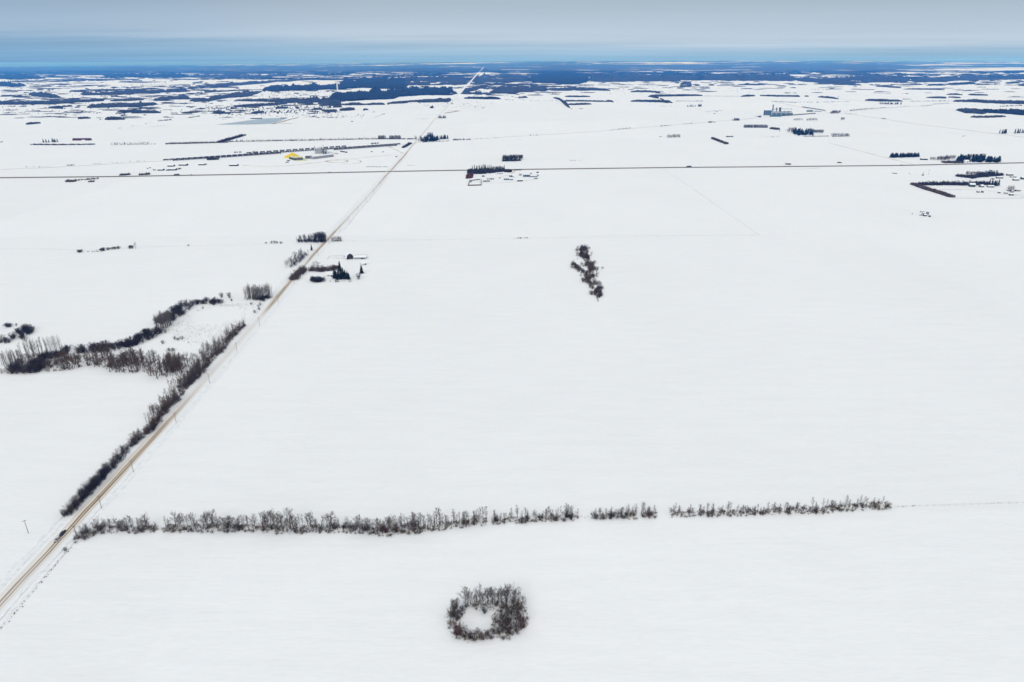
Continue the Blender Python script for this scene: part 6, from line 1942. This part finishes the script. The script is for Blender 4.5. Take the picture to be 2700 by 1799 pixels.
HOUSES = [(676, 313.6, 60, DARKWOOD, "long dark low shed on the far shore of the pond, left"), (748, 312.2, 34, DARKWOOD, "dark low shed on the far shore of the pond, right"), (858, 307.5, 26, CONC, "pale square building right of the pond"), (826, 309, 14, DARKWOOD, "dark hut left of the pale square building"),
          (875, 310.5, 18, DARKWOOD, "dark shed right of the pale square building"), (888, 309.5, 14, GREYMET, "grey shed farther right of the pale square building"), (905, 309, 12, DARKWOOD, "small dark hut right of the grey shed"), (865, 311, 12, GREYMET, "small grey hut below the pale square building"), (1012, 301.5, 12, DARKWOOD, "small dark hut in the field left of the far road"),
          (928, 321, 10, DARKWOOD, "tiny dark hut in the empty field left of the far road"), (985, 296, 12, DARKWOOD, "tiny dark hut above the field lane left of the far road"), (1223, 275.5, 12, DARKWOOD, "small dark farm building right of the far road"), (1192, 273.5, 12, DARKWOOD, "dark hut beside the far road near the woods"), (1335, 263.5, 18, DARKWOOD, "dark building left in the far farmyard"), (1343, 263.8, 14, GREYMET, "grey building in the middle of the far farmyard"), (1352, 264.5, 14, DARKWOOD, "dark building right in the far farmyard"),
          (1532, 287.5, 20, BROWNW, "square brown building below the looped hedge"), (1507, 288, 8, DARKWOOD, "tiny dark hut left of the square brown building"), (1942, 313.6, 24, DARKWOOD, "upper one of two dark sheds on the railway"), (1942, 318, 26, DARKWOOD, "lower one of two dark sheds on the railway"), (1872, 323.5, 14, DARKWOOD, "small dark shed on the railway left of the pair"),
          (1883, 323, 10, DARKWOOD, "tiny dark shed right of the small dark shed on the railway"), (1890, 295, 9, DARKWOOD, "tiny dark hut in the wide field left of the terminal"), (1884, 300, 9, DARKWOOD, "lower tiny dark hut in the wide field left of the terminal"), (1902, 292.5, 7, GREYMET, "tiny grey hut in the wide field left of the terminal"), (1770, 280.6, 5, GREYMET, "tiny hut near the short far spruce row"),
          (1393, 220, 40, CONC, "pale farm building in the clearing of the blue woods"), (1406, 222, 30, ROOFSNOW, "white snowy shed in the clearing of the blue woods"), (2194, 258.5, 10, DARKWOOD, "dark hut among the far farmyard trees on the right"), (425, 449.6, 16, DARKWOOD, "dark shed at the left farm above the highway, lower left"), (455, 449, 22, DARKWOOD, "dark shed at the left farm above the highway, lower right"),
          (452, 439, 18, DARKWOOD, "dark shed at the left farm above the highway, top"), (484, 436.5, 24, DARKWOOD, "long dark shed right of the left farm above the highway"), (533, 435.5, 18, DARKWOOD, "dark shed under the railway bush left of the plant"), (760, 424.5, 8, DARKWOOD, "tiny hut below the sulphur hall, upper"), (757, 428.8, 8, DARKWOOD, "tiny hut below the sulphur hall, lower"),
          (617, 437.5, 24, DARKWOOD, "low dark shed below the front train on the left"), (1045, 414, 6, DARKST, "dark box beside the gravel road below the crossing"), (1010, 401.5, 5, DARKST, "tiny dark box in the yard by the crossing"), (980, 401, 6, DARKST, "tiny dark box left in the yard by the crossing")]
for (x, y, w, m_, lb) in HOUSES:
    gable("far_building", G(x, y), w, min(12, w * 0.6), 2.6 + w * 0.04, 1.5 + w * 0.03, R(random.uniform(-10, 10)), m_, ROOFSNOW if m_ is not DARKWOOD or random.random() < 0.8 else m_, lb, "building", door=False, over=0.3)
# ------------------------------------------------------------------ power poles along the road
POLEW = mat("pole_wood", (0.10, 0.085, 0.07), 0.85, 0.25, 0.8, 0.1)
INSUL = mat("insulator_glaze", (0.30, 0.30, 0.30), 0.3, 0.1, 1.0, 0.5)
def pole_thing():
    e = empty("utility_pole", (0, 0, 0))
    b = MB(); b.tube((0, 0, -0.5), (0, 0, 10.4), 0.17, 0.12, 8); b.build("pole", POLEW, e)
    b = MB(); b.box((0, 0, 9.7), (2.6, 0.12, 0.14)); b.tube((-0.85, 0, 9.65), (0, 0, 8.9), 0.03, None, 4); b.tube((0.85, 0, 9.65), (0, 0, 8.9), 0.03, None, 4); b.build("crossarm", POLEW, e)
    me = None
    for x, z in ((-1.15, 9.77), (1.15, 9.77), (0, 10.4)):
        if me is None:
            b = MB(); b.tube((0, 0, 0), (0, 0, 0.26), 0.06, 0.05, 6); b.tube((0, 0, 0.1), (0, 0, 0.16), 0.1, 0.1, 6); me = b.mesh("insulator", INSUL)
        obj("insulator", me, e, (x, 0, z))
    return e
POLES = [((204, 1421), "utility pole at the left end of the long tree row"), ((268, 1340), "utility pole right of the road, first one past the long tree row"), ((352, 1245), "utility pole right of the road, second one past the long tree row"),
         ((465, 1116), "utility pole right of the road where the belt thins out"), ((553, 1011), "utility pole right of the road opposite the marsh wood's corner"), ((625, 927), "utility pole right of the road opposite the marsh"),
         ((685, 859), "utility pole right of the road opposite the tip of the marsh belt"), ((734, 800), "utility pole right of the road opposite the slender aspen wood"), ((776, 749), "utility pole right of the road just below the farm"),
         ((839, 675), "utility pole right of the road just above the farm"), ((868, 643), "utility pole right of the road below the thin bare clump"), ((897, 612), "utility pole right of the road above the thin bare clump"), ((920, 586), "utility pole right of the road where it turns pale"),
         ((944, 558.5), "utility pole right of the pale road, lower of two"), ((966, 533), "utility pole right of the pale road, upper of two"), ((985, 511), "utility pole right of the road near the highway, lower"), ((1003, 490.5), "utility pole right of the road near the highway, upper")]
proto = pole_thing()
rd_dir = (ROAD[10] - ROAD[2]).normalized()
rz_p = math.atan2(rd_dir.y, rd_dir.x) - math.pi / 2
pole_pts = []
for i, (q, lb) in enumerate(POLES):
    o = proto if i == 0 else copy_tree(proto)
    o.location = G(*q)
    o.rotation_euler.z = rz_p + random.gauss(0, 0.05)
    tag(o, lb, "utility pole", "utility poles along the road")
    pole_pts.append(G(*q))
o = copy_tree(proto)
o.location = G(75, 1406); o.rotation_euler.z = rz_p + 0.5
tag(o, "lone utility pole in the snow left of the road and cars", "utility pole", "utility poles along the road")
# the wires, hung from pole to pole
w = MB()
for a, c in zip(pole_pts, pole_pts[1:]):
    nrm = Vector((math.cos(rz_p), math.sin(rz_p), 0))
    for off, z in ((-1.15, 10.0), (1.15, 10.0), (0, 10.65)):
        prev = None
        for k in range(7):
            t = k / 6
            p = a.lerp(c, t) + nrm * off
            p.z = z - 1.1 * 4 * t * (1 - t)
            if prev is not None:
                w.tube(prev, p, 0.007, None, 3, cap=False)
            prev = p.copy()
tag(w.build("power_line", DARKST), "thin sagging power wires strung between the roadside poles", "power line")

# ------------------------------------------------------------------ vehicles
TYRE = mat("tyre_rubber", (0.012, 0.012, 0.012), 0.9, 0.2, 2.0, 0.2)
RIMM = mat("wheel_rim", (0.25, 0.25, 0.26), 0.4, 0.1, 2.0, 0.5, 0.7)
LAMP = mat("headlight_glass", (0.6, 0.6, 0.58), 0.15, 0.05, 2.0, 0.5)
TAIL = mat("tail_light", (0.25, 0.01, 0.01), 0.3, 0.1, 2.0, 0.5)
TRIM = mat("black_trim", (0.015, 0.015, 0.016), 0.6, 0.2, 2.0, 0.3)
GLASS = mat("car_glass", (0.008, 0.009, 0.012), 0.08, 0.1, 2.0, 0.5)
def paint(name, c):
    return mat(name, c, 0.3, 0.08, 1.5, 0.5)
def loft(mb, sections, mi=0):
    """sections: (x, [(y, z)...]) rings of equal length joined into a body along x"""
    n = len(sections[0][1])
    vs = [(x, y, z) for x, ring_ in sections for y, z in ring_]
    fs = []
    for i in range(len(sections) - 1):
        for k in range(n):
            a = i * n + k; b_ = i * n + (k + 1) % n
            fs.append((a, b_, b_ + n, a + n))
    fs.append(tuple(range(n - 1, -1, -1)))
    fs.append(tuple(range((len(sections) - 1) * n, len(sections) * n)))
    return mb.add(vs, fs, mi)
def car(p, rz, col, label, kind='suv', roofcol=None):
    e = empty("car", p, rz)
    tag(e, label, "car")
    L_, W_ = 4.75, 1.86
    def low(w, z0, z1):
        return [(-w, z0), (w, z0), (w * 1.03, (z0 + z1) / 2), (w * 0.95, z1), (-w * 0.95, z1), (-w * 1.03, (z0 + z1) / 2)]
    hood = 0.98 if kind == 'suv' else 0.92
    b = MB()
    loft(b, [(-2.36, low(0.74, 0.45, 0.85)), (-2.25, low(0.86, 0.34, hood + 0.05)), (-1.2, low(0.92, 0.3, hood + 0.08)), (0.75, low(0.92, 0.3, hood + 0.06)), (1.75, low(0.90, 0.3, hood)), (2.25, low(0.82, 0.34, hood - 0.14)), (2.38, low(0.68, 0.45, 0.70))])
    bo = b.build("body", col, e, smooth=False)
    # cabin
    h1 = 1.68 if kind == 'suv' else 1.46
    rear = -2.1 if kind == 'suv' else -1.7
    c = MB()
    def cab(w0, w1, z0, z1): return [(-w0, z0), (w0, z0), (w1, z1), (-w1, z1)]
    bz = hood + 0.05
    loft(c, [(rear, cab(0.80, 0.72, bz, bz + 0.04)), (rear + 0.35, cab(0.84, 0.66, bz, h1 - 0.05)), (-0.4, cab(0.84, 0.68, bz, h1)), (0.30, cab(0.84, 0.66, bz, h1 - 0.03)), (1.12, cab(0.82, 0.74, bz, bz + 0.05))])
    c.build("cabin_glass", GLASS, e)
    r_ = MB()
    r_.add([(rear + 0.32, -0.68, h1 - 0.04), (rear + 0.32, 0.68, h1 - 0.04), (-0.4, 0.70, h1 + 0.012), (-0.4, -0.70, h1 + 0.012), (0.34, 0.67, h1 - 0.01), (0.34, -0.67, h1 - 0.01),
            (rear + 0.30, -0.66, h1 + 0.01), (rear + 0.30, 0.66, h1 + 0.01), (-0.4, 0.66, h1 + 0.05), (-0.4, -0.66, h1 + 0.05), (0.28, 0.63, h1 + 0.02), (0.28, -0.63, h1 + 0.02)],
           [(6, 9, 8, 7), (9, 11, 10, 8), (0, 1, 7, 6), (1, 2, 8, 7), (2, 4, 10, 8), (4, 5, 11, 10), (5, 3, 9, 11), (3, 0, 6, 9)])
    r_.build("roof", roofcol or col, e)
    for s in (-1, 1):
        pm = MB()
        for x0, z0, x1, z1 in ((1.12, bz, 0.32, h1), (-0.45, bz, -0.42, h1), (rear + 0.1, bz, rear + 0.35, h1)):
            pm.tube((x0, s * 0.835, z0), (x1, s * 0.68, z1 - 0.02), 0.045, None, 4)
        pm.build("pillar", col, e)
        mm = MB(); mm.box((0.85, s * 1.0, bz + 0.1), (0.18, 0.2, 0.14)); mm.build("mirror", TRIM, e)
        l_ = MB(); l_.box((2.22, s * 0.62, 0.74), (0.22, 0.36, 0.15)); l_.build("headlight", LAMP, e)
        t_ = MB(); t_.box((-2.30, s * 0.66, 0.86), (0.12, 0.26, 0.24)); t_.build("tail_light", TAIL, e)
        for x in (-1.42, 1.45):
            wv = MB(); wv.tube((x, s * 0.76, 0.34), (x, s * 0.97, 0.34), 0.35, None, 16)
            wo = wv.build("wheel", TYRE, e)
            rm = MB(); rm.tube((x, s * 0.965, 0.34), (x, s * 0.985, 0.34), 0.21, None, 10); rm.build("rim", RIMM, wo)
    for x in (-2.36, 2.36):
        bm_ = MB(); bm_.box((x, 0, 0.42), (0.16, 1.5, 0.22)); bm_.build("bumper", TRIM, e)
    g_ = MB(); g_.box((2.36, 0, 0.68), (0.06, 0.8, 0.16)); g_.build("grille", TRIM, e)
    return e
d0 = (G(128, 1456) - G(228, 1346))
hd = math.atan2(d0.y, d0.x)
# both keep to the right of the road and come towards the viewer
sv = car(G(151.5, 1425) + Vector((0, 0, 0.2)), hd, paint("silver_paint", (0.42, 0.42, 0.46)), "silver-grey car with dark windows, nearer of the two on the road", 'sedan')
nv = car(G(164.5, 1410.5) + Vector((0, 0, 0.2)), hd, paint("navy_paint", (0.006, 0.007, 0.022)), "dark navy car, farther of the two on the road", 'suv')
b = MB()
b.box((-3.15, 0, 0.55), (1.2, 1.1, 0.3)); b.box((-3.15, 0, 0.85), (1.0, 1.0, 0.35)); b.tube((-2.6, 0, 0.45), (-2.3, 0, 0.45), 0.06, None, 6)
b.build("rear_rack", TRIM, nv)
# small traffic on the highway
def tiny_car(x, off, col, lb, truck=False):
    k = np.interp(x, [q[0] for q in HWY_PX], [q[1] for q in HWY_PX])
    p = G(x, float(k)) + Vector((0, off, 0.42))
    d = G(x + 20, float(np.interp(x + 20, [q[0] for q in HWY_PX], [q[1] for q in HWY_PX]))) - G(x, float(k))
    rz = math.atan2(d.y, d.x) + (math.pi if off > 0 else 0)
    if not truck:
        car(p, rz, col, lb, 'suv')
        return
    e = empty("truck", p, rz); tag(e, lb, "truck")
    b = MB(); b.box((-2.5, 0, 2.3), (11, 2.5, 2.7)); b.build("trailer_box", col, e)
    b = MB(); b.prism([(-0.9, 0.7), (2.2, 0.7), (2.2, 1.7), (1.0, 1.9), (0.7, 3.1), (-0.9, 3.1)], -1.2, 1.2); o_ = b.build("cab", DARKST, e, (4.6, 0, 0))
    for xw in (-7, -5.8, 3.9, 6.2):
        for s in (-1, 1):
            b = MB(); b.tube((xw, s * 0.95, 0.5), (xw, s * 1.2, 0.5), 0.5, None, 10); b.build("wheel", TYRE, e)
NAVY = paint("dark_paint", (0.02, 0.02, 0.025))
tiny_car(464, 3, DARKST, "dark truck on the highway at the left, nearer the left edge", True)
tiny_car(503, 3, NAVY, "dark car on the highway right of the left truck")
tiny_car(717, -3, NAVY, "dark car on the highway below the sulphur plant")
tiny_car(868, 3, NAVY, "dark car on the highway left of the crossing")
tiny_car(1816, 3, DARKST, "dark truck on the highway in the right centre", True)
tiny_car(2378, 3, NAVY, "dark car on the highway below the straight spruce row")
tiny_car(2630, 3, NAVY, "dark car on the highway near the right edge")
for i, u in enumerate((1000, 1045, 1085, 1120)):
    car(G(*z9(u, 382)), R(70), (paint("farm_paint", (0.03, 0.03, 0.035))), "%s dark vehicle from the left parked under the farm scrub" % ORD[i + 1], 'suv')
# ------------------------------------------------------------------ haze
def build_haze():
    hm = bpy.data.materials.new("haze_air")
    hm.use_nodes = True
    t = hm.node_tree
    t.nodes.clear()
    o = N(t, 'ShaderNodeOutputMaterial')
    v = N(t, 'ShaderNodeVolumePrincipled')
    v.inputs['Color'].default_value = (*HAZE_COLOR, 1)
    v.inputs['Density'].default_value = HAZE_DENSITY
    v.inputs['Anisotropy'].default_value = 0.0
    v.inputs['Absorption Color'].default_value = (1, 1, 1, 1)
    L(t, v.outputs[0], o.inputs['Volume'])
    mb = MB()
    mb.box((0, 0, 145), (2 * FAR + 4000, 2 * FAR + 4000, 292))
    h = mb.build("haze", hm)
    tag(h, kind='stuff')
build_haze()
